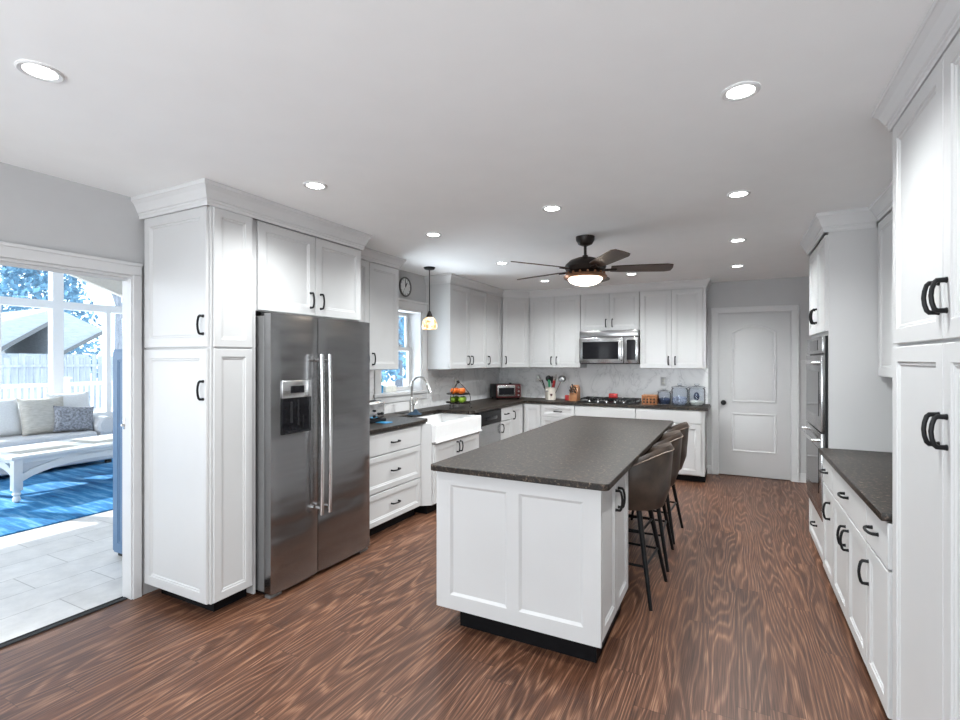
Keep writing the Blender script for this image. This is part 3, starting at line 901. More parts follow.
# end panel facing the camera with two recessed fields
m = MB()
ZA, ZB = 0.12, 0.860
yb, yf, dp_ = 0.0, -0.02, 0.010
cols = [(0.085, 0.418), (0.482, 0.810)]
za, zb = 0.195, 0.785
xs = [0.0, cols[0][0], cols[0][1], cols[1][0], cols[1][1], IW]
m.box(xs[0], xs[1], yf, yb, ZA, ZB); m.box(xs[2], xs[3], yf, yb, ZA, ZB); m.box(xs[4], xs[5], yf, yb, ZA, ZB)
for a, b in cols:
    m.box(a, b, yf, yb, ZA, za); m.box(a, b, yf, yb, zb, ZB)
    m.rings([[(a, yf, za), (b, yf, za), (b, yf, zb), (a, yf, zb)], [(a + 0.014, yf + dp_, za + 0.014), (b - 0.014, yf + dp_, za + 0.014), (b - 0.014, yf + dp_, zb - 0.014), (a + 0.014, yf + dp_, zb - 0.014)]], True, False, True)
m.build('end_panel', 'white', t, False)
for y0, y1, hy in ((0.012, 0.326, 0.298), (0.330, 0.645, 0.358)):
    m = MB().panel(y0, y1, 0.13, 0.852, 0, -0.02, 0.05)
    d = m.build('door', 'white', t, True, ang=20)
    d.location = (IW - 0.020, 0, 0); d.rotation_euler = (0, 0, R(90))
    handle_mb('v', hy, -0.02, 0.725).build('handle', 'black', d)
m = MB()
for i in range(3):
    m.panel(0.654 + i * 0.628, 0.654 + (i + 1) * 0.628 - 0.004, 0.13, 0.852, 0, -0.015, 0.05)
d = m.build('back_panel', 'white', t, True, ang=20)
d.location = (0.600, 0, 0); d.rotation_euler = (0, 0, R(90))
MB().box(0.105, IW - 0.04, 0.055, 0.630, 0, 0.12).box(0.105, 0.55, 0.630, 2.48, 0, 0.12).build('toe_kick', 'toe', t, False)
# worktop with rounded near corners
def rounded(x0, x1, y0, y1, r):
    pts = []
    for cx, cy, a0 in ((x1 - r, y0 + r, -90), (x1 - r, y1 - r, 0), (x0 + r, y1 - r, 90), (x0 + r, y0 + r, 180)):
        for k in range(7):
            a = R(a0 + 15 * k)
            pts.append((cx + r * math.cos(a), cy + r * math.sin(a)))
    return pts
m = MB().prism(rounded(-1.462, -0.507, 2.245, 4.91, 0.03), 'z', 0.8615, 0.893)
o = m.build('worktop', 'granite', None, True)
bv = o.modifiers.new('edge', 'BEVEL'); bv.width = 0.004; bv.segments = 2; bv.limit_method = 'ANGLE'; bv.angle_limit = R(40)
tag(o, 'large brown granite worktop on the kitchen island', 'worktop')

# ------------------------------------------------------------------ bar stools
def make_stool():
    t = thing('bar_stool', 'stool', 'stool')
    # seat (faces -X towards the island)
    m = MB()
    m.rings([[(rx * math.cos(a * PI / 16) , ry * math.sin(a * PI / 16), z) for a in range(32)]
             for rx, ry, z in ((0.15, 0.16, 0.555), (0.185, 0.195, 0.565), (0.19, 0.20, 0.60), (0.185, 0.195, 0.628), (0.15, 0.16, 0.64), (0.05, 0.05, 0.643))])
    m.build('seat', 'leather', t, True, ang=60)
    # wrap-around back
    n = 28
    amax = R(112)
    outer_b, outer_m, outer_t, inner_t, inner_m, inner_b, rim = [], [], [], [], [], [], []
    for i in range(n + 1):
        a = -amax + 2 * amax * i / n
        k = abs(a) / amax
        hgt = 0.935 - 0.17 * max(0, (k - 0.2) / 0.8) ** 1.5
        ca, sa = math.cos(a), math.sin(a)
        def P(r, z): return (0.045 + r * ca, r * 1.02 * sa, z)
        outer_b.append(P(0.196, 0.555)); outer_m.append(P(0.232, 0.66)); outer_t.append(P(0.252, hgt - 0.022)); rim.append(P(0.238, hgt))
        inner_t.append(P(0.220, hgt - 0.022)); inner_m.append(P(0.200, 0.68)); inner_b.append(P(0.172, 0.565))
    m = MB()
    loops = [outer_b, outer_m, outer_t, rim, inner_t, inner_m, inner_b]
    sections = [[lp[i] for lp in loops] for i in range(n + 1)]
    m.rings(sections, True, True, True)
    b = m.build('backrest', 'leather', t, True, ang=50)
    m = MB().tube([(p[0] * 1.006, p[1] * 1.012, p[2] - 0.008) for p in outer_t], 0.0035, 6)
    m.build('piping', 'piping', b)
    # legs and rungs
    tops = {}
    for sx in (-1, 1):
        for sy in (-1, 1):
            m = MB().cyl((sx * 0.12, sy * 0.12, 0.560), (sx * 0.215, sy * 0.222, 0.0), 0.017, 0.011, 10)
            m.build('leg', 'black', t)
    def at_z(z): return 0.12 + 0.085 * (0.56 - z) / 0.56
    for z, pairs in ((0.225, 'all'), (0.42, 'side')):
        c = at_z(z)
        segs = [((-c, -c), (c, -c)), ((-c, c), (c, c)), ((-c, -c), (-c, c)), ((c, -c), (c, c))]
        if pairs == 'side': segs = segs[:2] + segs[3:]
        for (xa, ya), (xb, yb2) in segs:
            MB().cyl((xa, ya, z), (xb, yb2, z), 0.008, 0.008, 8).build('rung', 'black', t)
    MB().box(-0.125, 0.125, -0.125, 0.125, 0.545, 0.556, 0.004).build('seat_plate', 'black', t)
    return t
st = make_stool()
for i, (y, lab) in enumerate(((3.255, 'brown leather bar stool nearest the camera at the island'), (3.84, 'brown leather bar stool in the middle of the three at the island'), (4.42, 'brown leather bar stool farthest from the camera at the island'))):
    s = st if i == 0 else copy_tree(st)
    s.location = (-0.635, y, 0)
    s.rotation_euler = (0, 0, R((-4, 2, -3)[i]))
    tag(s, lab, 'stool', 'bar stools along the island')

# ------------------------------------------------------------------ microwave
t = thing('microwave_oven', 'stainless over-the-range microwave below the short cabinet', 'microwave', (-1.876, 6.60, 1.40))
MW, MH = 0.768, 0.440
MB().box(0.0, MW, 0.03, 0.388, 0.0, MH, 0.003).build('body', 'black', t, False)
MB().box(0.0, MW, 0.0, 0.03, MH - 0.085, MH, 0.004).build('vent_grille', 'steel2', t)
d = MB().box(0.0, 0.585, -0.012, 0.03, 0.010, MH - 0.090, 0.006).build('door', 'steel2', t)
MB().box(0.045, 0.520, -0.015, -0.012, 0.065, MH - 0.145, 0.002).build('window', 'blackglass', d, False)
m = MB().tube([(0.560, -0.012, 0.05), (0.560, -0.040, 0.06), (0.560, -0.050, 0.17), (0.560, -0.040, 0.285), (0.560, -0.012, 0.295)], 0.010, 10)
m.build('handle', 'bright', d)
cpn = MB().box(0.590, MW, -0.008, 0.03, 0.010, MH - 0.090, 0.004).build('control_panel', 'steel2', t)
k = MB().box(0.625, 0.735, -0.011, -0.008, 0.055, MH - 0.125, 0.002).build('keypad', 'blackglass', cpn, False)

# ------------------------------------------------------------------ ceiling fan
t = thing('ceiling_fan', 'dark bronze five-blade ceiling fan with lit glass bowl', 'fan', (-1.07, 3.93, H))
MB().lathe([(0.02, -0.075), (0.055, -0.06), (0.072, -0.03), (0.075, -0.001)], seg=24).build('canopy', 'bronze', t)
MB().lathe([(0.012, -0.165), (0.012, -0.06)], seg=12).build('downrod', 'bronze', t)
MB().lathe([(0.10, -0.305), (0.150, -0.275), (0.165, -0.245), (0.155, -0.222), (0.120, -0.190), (0.07, -0.172), (0.022, -0.165), (0.022, -0.15)], seg=32).build('motor_housing', 'bronze', t)
lk = MB().lathe([(0.135, -0.338), (0.165, -0.335), (0.172, -0.320), (0.160, -0.305), (0.10, -0.304)], seg=32).build('light_rim', 'copper', t)
m = MB()
for kx in range(16):
    a = 2 * PI * kx / 16
    m.sphere((0.150 * math.cos(a), 0.150 * math.sin(a), -0.296), 0.010, 8, 6)
m.build('beads', 'copper', lk)
MB().lathe([(0.002, -0.392), (0.05, -0.388), (0.09, -0.377), (0.12, -0.360), (0.135, -0.339)], seg=28).build('glass_bowl', 'fanglass', t)
for kb in range(5):
    a = R(235 + 72 * kb)
    br = MB().prism([(0.13, -0.02), (0.22, -0.034), (0.22, 0.034), (0.13, 0.02)], 'z', -0.262, -0.254)
    m = MB()
    outl = [(0.20, -0.050), (0.30, -0.060), (0.62, -0.070), (0.665, -0.055), (0.672, 0.0), (0.665, 0.055), (0.62, 0.070), (0.30, 0.060), (0.20, 0.050)]
    m.prism(outl, 'z', -0.004, 0.004)
    b = m.build('blade', 'blade', t, False)
    b.matrix_local = Matrix.Rotation(a, 4, 'Z') @ Matrix.Translation((0, 0, -0.262)) @ Matrix.Rotation(R(-13), 4, 'X')
    m = MB().box(0.12, 0.245, -0.018, 0.018, -0.014, -0.004, 0.003)
    m.build('blade_iron', 'bronze', b)

# pendant over the sink
t = thing('pendant_lamp', 'small pendant lamp with cream glass shade hanging over the sink', 'lamp', (-2.90, 4.47, H))
MB().lathe([(0.012, -0.03), (0.05, -0.022), (0.062, -0.008), (0.062, -0.001)], seg=20).build('canopy', 'black', t)
MB().lathe([(0.005, -0.47), (0.005, -0.02)], seg=8).build('rod', 'black', t)
MB().lathe([(0.034, -0.535), (0.032, -0.515), (0.022, -0.49), (0.010, -0.465)], seg=16).build('socket', 'bronze', t)
def shade_mat():
    m, nt, b = new_mat('speckled_shade')
    n = noise(nt, 22, 3, 0.6)
    r = ramp(nt, n.outputs['Fac'], [(0.40, (0.50, 0.30, 0.12)), (0.52, (1.0, 0.80, 0.52)), (0.7, (1.0, 0.88, 0.68))])
    nt.links.new(r.outputs[0], b.inputs['Base Color']); nt.links.new(r.outputs[0], b.inputs['Emission Color'])
    b.inputs['Emission Strength'].default_value = 0.95
    b.inputs['Roughness'].default_value = 0.3
    return m
M['shade'] = shade_mat()
MB().lathe([(0.074, -0.655), (0.082, -0.635), (0.080, -0.60), (0.066, -0.56), (0.040, -0.533), (0.034, -0.532), (0.06, -0.562), (0.074, -0.60), (0.076, -0.635), (0.070, -0.655)], seg=24, cap0=False, cap1=False).build('shade', 'shade', t)
MB().sphere((0, 0, -0.59), 0.028, 12, 8).build('bulb', 'fanglass', t)

# recessed ceiling lights
def make_can():
    t = thing('recessed_light', 'can', 'ceiling light')
    MB().lathe([(0.0455, -0.001), (0.047, -0.005), (0.060, -0.008), (0.065, -0.004), (0.065, -0.0005)], seg=32, cap0=False, cap1=False).build('trim_ring', 'trim', t)
    MB().lathe([(0.002, -0.0035), (0.0465, -0.0035), (0.0465, -0.0008)], seg=28).build('lens', 'canlens', t)
    ld = bpy.data.lights.new('downlight', 'SPOT')
    ld.energy, ld.spot_size, ld.spot_blend, ld.shadow_soft_size, ld.color = CAN_WATTS, R(151), 1.0, 0.04, (0.95, 0.995, 1.0)
    lo = bpy.data.objects.new('downlight', ld)
    COL.objects.link(lo)
    lo.parent = t
    lo.location = (0, 0, -0.045)
    return t
can = make_can()
cans = [(-2.11, 0.825, 'recessed ceiling light at the upper left above the sunroom doorway'),
        (-2.11, 2.075, 'recessed ceiling light in front of the pantry and refrigerator cabinet'),
        (-2.11, 3.31, 'recessed ceiling light nearest the pendant lamp'),
        (-2.11, 4.60, 'recessed ceiling light just beyond the pendant lamp, left of the fan blades'),
        (-2.11, 5.88, 'recessed ceiling light in front of the angled corner wall cabinet'),
        (-1.06, 3.09, 'recessed ceiling light on the camera side of the ceiling fan'),
        (-1.06, 4.69, 'recessed ceiling light half hidden just behind the raised fan blade'),
        (-1.06, 5.87, 'recessed ceiling light below the right fan blade, in front of the microwave cabinet'),
        (0.017, 2.06, 'recessed ceiling light nearest the camera on the right, the largest of its row'),
        (0.017, 3.33, 'second recessed ceiling light from the camera in the right row'),
        (0.017, 4.61, 'third recessed ceiling light from the camera in the right row'),
        (0.017, 5.87, 'recessed ceiling light nearest the panel door, last of the right row')]
for i, (x, y, lab) in enumerate(cans):
    c = can if i == 0 else copy_tree(can)
    c.location = (x, y, H)
    tag(c, lab, 'ceiling light', 'recessed ceiling lights')

# wall clock
t = thing('wall_clock', 'round grey wall clock above the sink window', 'clock', (XL, 4.52, 2.262), R(90))
def disc(mb, r, y0, y1, seg=32):
    mb.rings([[(r * math.cos(2 * PI * a / seg), y, r * math.sin(2 * PI * a / seg)) for a in range(seg)] for y in (y0, y1)])
    return mb
disc(MB(), 0.098, -0.012, 0.0).build('face', 'clockface', t)
MB().tube([(0.102 * math.cos(2 * PI * a / 32), -0.012, 0.102 * math.sin(2 * PI * a / 32)) for a in range(32)], 0.010, 8, closed=True).build('rim', 'clockrim', t)
for ang, L, wd in ((60, 0.055, 0.005), (95, 0.08, 0.0035), (235, 0.075, 0.0015)):
    a = R(ang)
    MB().tube([(0, -0.015, 0), (L * math.cos(a), -0.015, L * math.sin(a))], wd, 6).build('hand', 'black', t)
m = MB()
for k in range(12):
    a = R(30 * k)
    m.tube([(0.076 * math.cos(a), -0.0125, 0.076 * math.sin(a)), (0.090 * math.cos(a), -0.0125, 0.090 * math.sin(a))], 0.003, 6)
m.build('hour_marks', 'clockrim', t)

# ------------------------------------------------------------------ things on the worktops
CT = 0.8917
# toaster
t = thing('toaster', 'chrome and black two-slot toaster beside the refrigerator', 'toaster', (-2.93, 3.54, CT), R(90))
MB().box(-0.13, 0.13, -0.08, 0.08, 0.0, 0.03, 0.008).build('base', 'black', t)
MB().box(-0.125, 0.125, -0.075, 0.075, 0.03, 0.19, 0.03, 4).build('shell', 'bright', t)
MB().box(-0.10, 0.10, -0.045, -0.015, 0.1895, 0.192).box(-0.10, 0.10, 0.015, 0.045, 0.1895, 0.192).build('slots', 'black', t, False)
MB().box(-0.05, -0.03, -0.092, -0.074, 0.10, 0.118, 0.004).build('lever', 'black', t)
for x, z in ((0.03, 0.075), (0.075, 0.075), (-0.04, 0.06)):
    MB().cyl((x, -0.074, z), (x, -0.086, z), 0.014, 0.012, 12).build('knob', 'black', t)
# blue cloth pad under the toaster edge
o = MB().box(-0.06, 0.06, -0.05, 0.05, 0, 0.006, 0.002).build('dish_cloth', 'bluepot', loc=(-2.80, 3.57, CT))
tag(o, 'small flat blue cloth on the worktop in front of the toaster', 'cloth')
# faucet
t = thing('faucet', 'brushed nickel gooseneck faucet behind the apron sink', 'faucet', (-3.06, 4.37, CT))
MB().lathe([(0.03, 0.0), (0.03, 0.008), (0.026, 0.015), (0.026, 0.10), (0.018, 0.16), (0.013, 0.17)], seg=16).build('base', 'nickel', t)
pts = [(0, 0, 0.16), (0, 0, 0.275)]
for k in range(1, 10):
    a = PI * k / 9 * 0.86
    pts.append((0.11 - 0.11 * math.cos(a), -0.02 * k / 9, 0.275 + 0.11 * math.sin(a)))
MB().tube(pts, 0.0125, 10).build('spout', 'nickel', t)
e = pts[-1]
MB().tube([e, (e[0] + 0.012, e[1], e[2] - 0.035), (e[0] + 0.04, e[1], e[2] - 0.10)], [0.013, 0.018, 0.021], 12).build('spray_head', 'nickel', t)
MB().tube([(0.02, 0.02, 0.09), (0.03, 0.05, 0.10), (0.03, 0.07, 0.15)], [0.009, 0.008, 0.006], 8).build('handle', 'nickel', t)
# dark sink mat with a crumpled cloth around the faucet foot
o = MB().box(-0.055, 0.055, -0.16, 0.20, 0, 0.004, 0.002).build('drip_tray', 'black', loc=(-3.06, 4.26, CT))
o.location = (-3.135, 4.40, CT)
m = MB()
nx = 14
vs = []
for i in range(nx + 1):
    row = []
    for jx in range(nx + 1):
        u, v = i / nx * 2 - 1, jx / nx * 2 - 1
        r = math.hypot(u, v)
        row.append((u * 0.07, v * 0.085, 0.004 + max(0, 0.050 * (1 - r)) + 0.012 * math.sin(5 * u + 3 * v) * (r < 0.95) * (1 - r * 0.8) + 0.002))
    vs.append(row)
m.rings(vs, False, False, False)
m.rings([[(p[0], p[1], p[2] - 0.003) for p in row] for row in vs], False, False, False)
o2 = m.build('dish_cloth', 'bluecloth', loc=(-2.945, 4.262, CT - 0.002), rot=(0, 0, 0.5))
tag(o, 'flat black tray on the worktop behind the faucet', 'tray')
tag(o2, 'crumpled dark blue dish cloth at the foot of the faucet', 'cloth')

# fruit stand
t = thing('fruit_stand', 'two-tier black metal fruit stand on the left worktop', 'fruit stand', (-2.88, 5.05, CT))
def ringpts(r, z, n=24): return [(r * math.cos(2 * PI * k / n), r * math.sin(2 * PI * k / n), z) for k in range(n)]
MB().lathe([(0.002, 0.062), (0.140, 0.062), (0.146, 0.074), (0.140, 0.070), (0.002, 0.068)], seg=28).build('lower_tray', 'bronze', t)
MB().lathe([(0.002, 0.162), (0.132, 0.162), (0.138, 0.174), (0.132, 0.170), (0.002, 0.168)], seg=28).build('upper_tray', 'bronze', t)
m = MB()
for k in range(3):
    a = 2 * PI * k / 3 + 0.4
    c, s_ = math.cos(a), math.sin(a)
    m.tube([(0.136 * c, 0.136 * s_, 0.066), (0.150 * c, 0.150 * s_, 0.045), (0.134 * c, 0.134 * s_, 0.02), (0.154 * c, 0.154 * s_, 0.004), (0.165 * c, 0.165 * s_, 0.012)], 0.005, 6)
    m.tube([(0.138 * c, 0.138 * s_, 0.068), (0.146 * c, 0.146 * s_, 0.12), (0.134 * c, 0.134 * s_, 0.168), (0.075 * c, 0.075 * s_, 0.24), (0.015 * c, 0.015 * s_, 0.300)], 0.004, 6)
m.build('frame', 'bronze', t)
m = MB().sphere((0, 0, 0.305), 0.020, 12, 8)
m.build('finial', 'bronze', t)
def fruit(name, mat, label, group, spots, r, base):
    first = None
    for i, (dx, dy) in enumerate(spots):
        if first is None:
            f = thing(name, label, name.split('_')[-1])
            MB().lathe([(0.004, -0.92 * r), (0.45 * r, -0.86 * r), (0.85 * r, -0.5 * r), (r, 0), (0.85 * r, 0.55 * r), (0.45 * r, 0.86 * r), (0.15 * r, 0.86 * r), (0.004, 0.80 * r)], seg=16).build('flesh', mat, f)
            MB().cyl((0, 0, 0.80 * r), (0.003, 0, 1.05 * r), 0.0025, 0.002, 6).build('stem', 'bronze', f)
            first = f
        else:
            f = copy_tree(first)
        f.location = (-2.88 + dx, 5.05 + dy, base + 0.92 * r)
        tag(f, label, name.split('_')[-1], group)
fruit('orange', 'orange', 'orange on the upper tier of the black fruit stand', 'oranges on the upper tier', [(0.055, -0.03), (0.03, 0.052), (-0.045, 0.045), (-0.04, -0.045)], 0.036, CT + 0.1685)
fruit('green_apple', 'green', 'green apple on the lower tier of the black fruit stand', 'green apples on the lower tier', [(0.068, -0.04), (0.04, 0.058), (-0.05, 0.05), (-0.035, -0.06)], 0.038, CT + 0.0685)

# toaster oven in the corner, turned 45 degrees
t = thing('toaster_oven', 'red and black toaster oven in the back left corner of the worktop', 'toaster oven', (-2.885, 6.515, CT), R(45))
m = MB().box(-0.19, 0.19, 0.0, 0.27, 0.018, 0.215, 0.01)
m.build('body', 'black', t)
m = MB()
for x in (-0.16, 0.16):
    for y in (0.03, 0.24):
        m.cyl((x, y, 0), (x, y, 0.02), 0.012, 0.012, 8)
m.build('feet', 'black', t)
MB().box(-0.185, 0.185, -0.012, 0.0, 0.022, 0.212, 0.004).build('front_frame', 'red', t)
d = MB().box(-0.175, 0.095, -0.022, -0.012, 0.045, 0.200, 0.003).build('door', 'bright', t)
MB().box(-0.155, 0.078, -0.025, -0.022, 0.065, 0.165, 0.001).build('door_window', 'blackglass', d, False)
MB().tube([(-0.15, -0.022, 0.188), (-0.15, -0.045, 0.188), (0.075, -0.045, 0.188), (0.075, -0.022, 0.188)], 0.006, 8).build('handle', 'bright', d)
for z in (0.06, 0.115, 0.17):
    MB().cyl((0.142, -0.012, z), (0.142, -0.034, z), 0.018, 0.015, 14).build('knob', 'bright', t)
m = MB().box(0.05, 0.085, 0.10, 0.13, 0.2145, 0.232, 0.004)
m.build('top_vent', 'black', t)

# utensil crock
t = thing('utensil_crock', 'cream ceramic utensil crock on the back worktop', 'crock', (-2.32, 6.70, CT))
MB().lathe([(0.066, 0), (0.072, 0.004), (0.074, 0.09), (0.075, 0.168), (0.078, 0.174), (0.070, 0.176), (0.067, 0.165), (0.066, 0.012), (0.002, 0.010)], seg=24).build('pot', 'cream', t)
m = MB()
m.prism([(0.02, 0.07), (0.035, 0.055), (0.05, 0.07), (0.05, 0.085), (0.042, 0.092), (0.035, 0.083), (0.028, 0.092), (0.02, 0.085)], 'y', -0.0765, -0.060)
m.build('heart_motif', 'red', t, False)
m = MB().box(-0.045, -0.005, -0.0775, -0.058, 0.115, 0.135, 0.002)
m.build('grey_motif', 'grey_side', t, False)
def utensil(name, label, cat, base, tip, mat, head):
    t = thing(name, label, cat, (-2.32, 6.70, CT))
    b, e = Vector(base), Vector(tip)
    dv = (e - b).normalized()
    MB().tube([b, b.lerp(e, 0.75)], 0.006, 8).build('handle', mat[0], t)
    m = MB()
    c = b.lerp(e, 0.86)
    if head == 'spoon': m.sphere((0, 0, 0), 1, 14, 8, (0.040, 0.016, 0.058))
    elif head == 'ladle': m.sphere((0, 0, 0), 1, 14, 8, (0.046, 0.034, 0.046))
    elif head == 'spatula': m.box(-0.03, 0.03, -0.003, 0.003, -0.045, 0.05, 0.003)
    elif head == 'tongs':
        m.tube([(-0.012, 0, -0.09), (-0.016, 0, 0.04)], 0.007, 6); m.tube([(0.012, 0, -0.09), (0.016, 0, 0.04)], 0.007, 6)
    elif head == 'strainer':
        m.lathe([(0.052, 0.0), (0.056, 0.003), (0.052, 0.006), (0.035, -0.014), (0.002, -0.020)], seg=18, cap0=False)
    h = m.build('head', mat[1], t)
    q = dv.to_track_quat('Z', 'Y') if head != 'strainer' else (dv + Vector((0, -1.4, 0))).to_track_quat('Z', 'Y')
    h.matrix_local = Matrix.Translation(c) @ q.to_matrix().to_4x4()
utensil('ladle', 'black ladle standing in the utensil crock', 'ladle', (-0.02, 0, 0.012), (-0.035, 0.01, 0.345), ('black', 'black'), 'ladle')
utensil('slotted_spoon', 'black spoon upright in the middle of the utensil crock', 'spoon', (0.01, 0.02, 0.012), (0.015, 0.02, 0.325), ('black', 'black'), 'spoon')
utensil('spatula', 'green spatula in the utensil crock', 'spatula', (0.0, -0.03, 0.012), (-0.01, -0.04, 0.27), ('greenplastic', 'greenplastic'), 'spatula')
utensil('spatula', 'red spatula leaning right in the utensil crock', 'spatula', (0.02, -0.02, 0.012), (0.065, -0.03, 0.26), ('redbright', 'redbright'), 'spatula')
utensil('tongs', 'black-handled tongs leaning left out of the utensil crock', 'tongs', (-0.03, 0.0, 0.012), (-0.125, -0.01, 0.28), ('black', 'black'), 'tongs')
utensil('strainer', 'metal strainer leaning right out of the utensil crock', 'strainer', (0.03, 0.0, 0.012), (0.19, 0.0, 0.345), ('nickel', 'clockrim'), 'strainer')
utensil('spoon', 'steel spoon leaning far left out of the utensil crock', 'spoon', (-0.03, 0.02, 0.012), (-0.20, 0.03, 0.345), ('nickel', 'nickel'), 'spoon')
utensil('serving_spoon', 'steel serving spoon at the back of the utensil crock', 'spoon', (0.02, 0.03, 0.012), (0.07, 0.04, 0.35), ('black', 'nickel'), 'spoon')

# knife block
t = thing('knife_block', 'wooden knife block beside the cooktop', 'knife block', (-1.985, 6.73, CT))
MB().prism([(-0.085, 0.0), (0.075, 0.0), (0.075, 0.17), (0.02, 0.215), (-0.01, 0.20), (-0.085, 0.075)], 'x', -0.05, 0.06).build('block', 'wood', t, False)
m = MB()
for i, (x, f) in enumerate(((-0.03, 0.3), (0.0, 0.3), (0.035, 0.3), (-0.03, 0.65), (0.0, 0.65), (0.035, 0.65), (-0.01, 0.9))):
    y = -0.085 + 0.075 * f; z = 0.075 + 0.125 * f
    m.tube([(x, y + 0.006, z - 0.004), (x, y - 0.058, z + 0.038)], [0.009, 0.010], 8)
m.build('knife_handles', 'black', t)
o = MB().box(-0.03, 0.03, -0.02, 0.02, 0, 0.075, 0.008).build('spice_tin', 'redbright', loc=(-2.075, 6.70, CT))
tag(o, 'small red tin just left of the knife block', 'tin')

# gas cooktop
t = thing('gas_cooktop', 'black and steel gas cooktop in the back worktop', 'cooktop', (-1.49, 6.72, CT))
MB().box(-0.385, 0.385, -0.255, 0.235, 0, 0.010, 0.004).build('tray', 'black', t)
MB().box(-0.365, 0.365, -0.175, 0.22, 0.010, 0.014, 0.002).build('burner_plate', 'blackglass', t)
for (x, y, r) in ((-0.25, -0.08, 0.035), (-0.25, 0.12, 0.03), (0.0, 0.02, 0.045), (0.25, -0.08, 0.03), (0.25, 0.12, 0.038)):
    MB().lathe([(r, 0.014), (r, 0.026), (r * 0.8, 0.032), (0.002, 0.032)], (x, y, 0), 16).build('burner', 'black', t)
for x in (-0.25, 0.0, 0.25):
    m = MB()
    for dx in (-0.105, 0.0, 0.105):
        m.box(x + dx - 0.006, x + dx + 0.006, -0.165, 0.205, 0.038, 0.052, 0.002)
    for y in (-0.165, -0.06, 0.08, 0.195):
        m.box(x - 0.111, x + 0.111, y, y + 0.012, 0.038, 0.050, 0.002)
    for dx in (-0.105, 0.105):
        for y in (-0.16, 0.198):
            m.box(x + dx - 0.006, x + dx + 0.006, y - 0.004, y + 0.008, 0.013, 0.040)
    m.build('grate', 'black', t, False)
for x in (-0.22, -0.11, 0.0, 0.11, 0.22):
    MB().lathe([(0.019, 0.010), (0.018, 0.026), (0.014, 0.030), (0.002, 0.030)], (x, -0.215, 0), 14).build('knob', 'bright', t)
o = MB().box(-0.055, 0.055, -0.035, 0.035, 0, 0.06, 0.006).build('spice_tin', 'redbright', loc=(-1.46, 6.77, CT + 0.0525))
tag(o, 'small red tin on the back of the cooktop grate', 'tin')

# wicker basket
t = thing('wicker_basket', 'small square wicker basket right of the cooktop', 'basket', (-0.965, 6.60, CT))
m = MB()
A, Bz = 0.082, 0.11
for k in range(7):
    z = 0.006 + k * 0.0165
    m.tube([(-A, -A * .8, z), (A, -A * .8, z), (A, A * .8, z), (-A, A * .8, z)], 0.0075, 6, closed=True)
m.box(-A, A, -A * .8, A * .8, 0.0, 0.006)
for sx in (-1, -0.5, 0, 0.5, 1):
    for sy in (-1, 1):
        m.cyl((sx * A, sy * A * .8, 0), (sx * A, sy * A * .8, Bz), 0.009, 0.009, 6)
for sy in (-0.33, 0.33):
    for sx in (-1, 1):
        m.cyl((sx * A, sy * A, 0), (sx * A, sy * A, Bz), 0.009, 0.009, 6)
m.build('weave', 'wicker', t)
m = MB()
for sx in (-0.75, -0.25, 0.25, 0.75):
    for zz in (0.02, 0.055):
        m.box(sx * A - 0.010, sx * A + 0.010, -A * .8 - 0.010, -A * .8, zz, zz + 0.022, 0.002)
m.build('dark_gaps', 'bronze', t)
m = MB().tube([(-A - 0.003, -A * .83, Bz), (A + 0.003, -A * .83, Bz), (A + 0.003, A * .83, Bz), (-A - 0.003, A * .83, Bz)], 0.010, 8, closed=True)
m.build('rim', 'wood', t)

# glass canisters
def canister(loc, r, h, label, fill, fh):
    t = thing('glass_canister', label, 'canister', loc, 0, 'glass canisters at the end of the back worktop')
    MB().lathe([(r * 0.8, 0), (r * 0.97, 0.012), (r, 0.03), (r, h * 0.70), (r * 0.92, h * 0.78), (r * 0.86, h * 0.80), (r * 0.83, h * 0.78), (r * 0.95, h * 0.69), (r * 0.95, 0.03), (r * 0.8, 0.008)], seg=24).build('jar', 'jar', t)
    MB().lathe([(r * 0.78, 0.0095), (r * 0.92, 0.03), (r * 0.93, fh), (r * 0.4, fh + 0.012), (0.002, fh + 0.012)], seg=20).build('contents', fill, t)
    MB().lathe([(r * 0.99, h * 0.80), (r * 1.02, h * 0.83), (r * 0.85, h * 0.87), (r * 0.3, h * 0.90), (r * 0.22, h * 0.92), (r * 0.30, h * 0.96), (r * 0.25, h), (0.002, h)], seg=24).build('lid', 'jar', t)
canister((-0.80, 6.66, CT), 0.080, 0.20, 'smallest glass canister, with dark contents, next to the wicker basket', 'navy', 0.075)
canister((-0.615, 6.63, CT), 0.098, 0.27, 'middle glass canister with blue and white contents', 'bluemix', 0.10)
canister((-0.425, 6.70, CT), 0.098, 0.27, 'glass canister with pale contents nearest the panel door', 'pale', 0.05)
o = MB().sphere((0, 0, 0), 0.034, 12, 8, (1, 0.8, 1.5)).build('scoop', 'navy', loc=(-0.425, 6.66, CT + 0.115))
tag(o, 'dark scoop inside the pale glass canister nearest the door', 'scoop')

# pots on the window stool
t = thing('flower_pot', 'blue glazed pot on the kitchen window sill', 'pot', (-3.335, 4.19, 1.1052))
MB().lathe([(0.028, 0), (0.036, 0.075), (0.040, 0.080), (0.034, 0.078), (0.026, 0.01), (0.002, 0.01)], seg=18).build('pot', 'bluepot', t)
m = MB()
for k in range(7):
    a = k * 2.4
    m.tube([(0, 0, 0.07), (0.012 * math.cos(a), 0.010 * math.sin(a), 0.12), (0.03 * math.cos(a), 0.024 * math.sin(a), 0.16 + 0.01 * (k % 3))], [0.004, 0.008, 0.001], 5)
m.build('plant', 'greenplastic', t)
o = MB().box(-0.022, 0.022, -0.09, 0.09, 0, 0.07, 0.006).build('planter_box', 'pale', loc=(-3.345, 4.37, 1.1052))
tag(o, 'small white planter box on the kitchen window sill', 'planter')

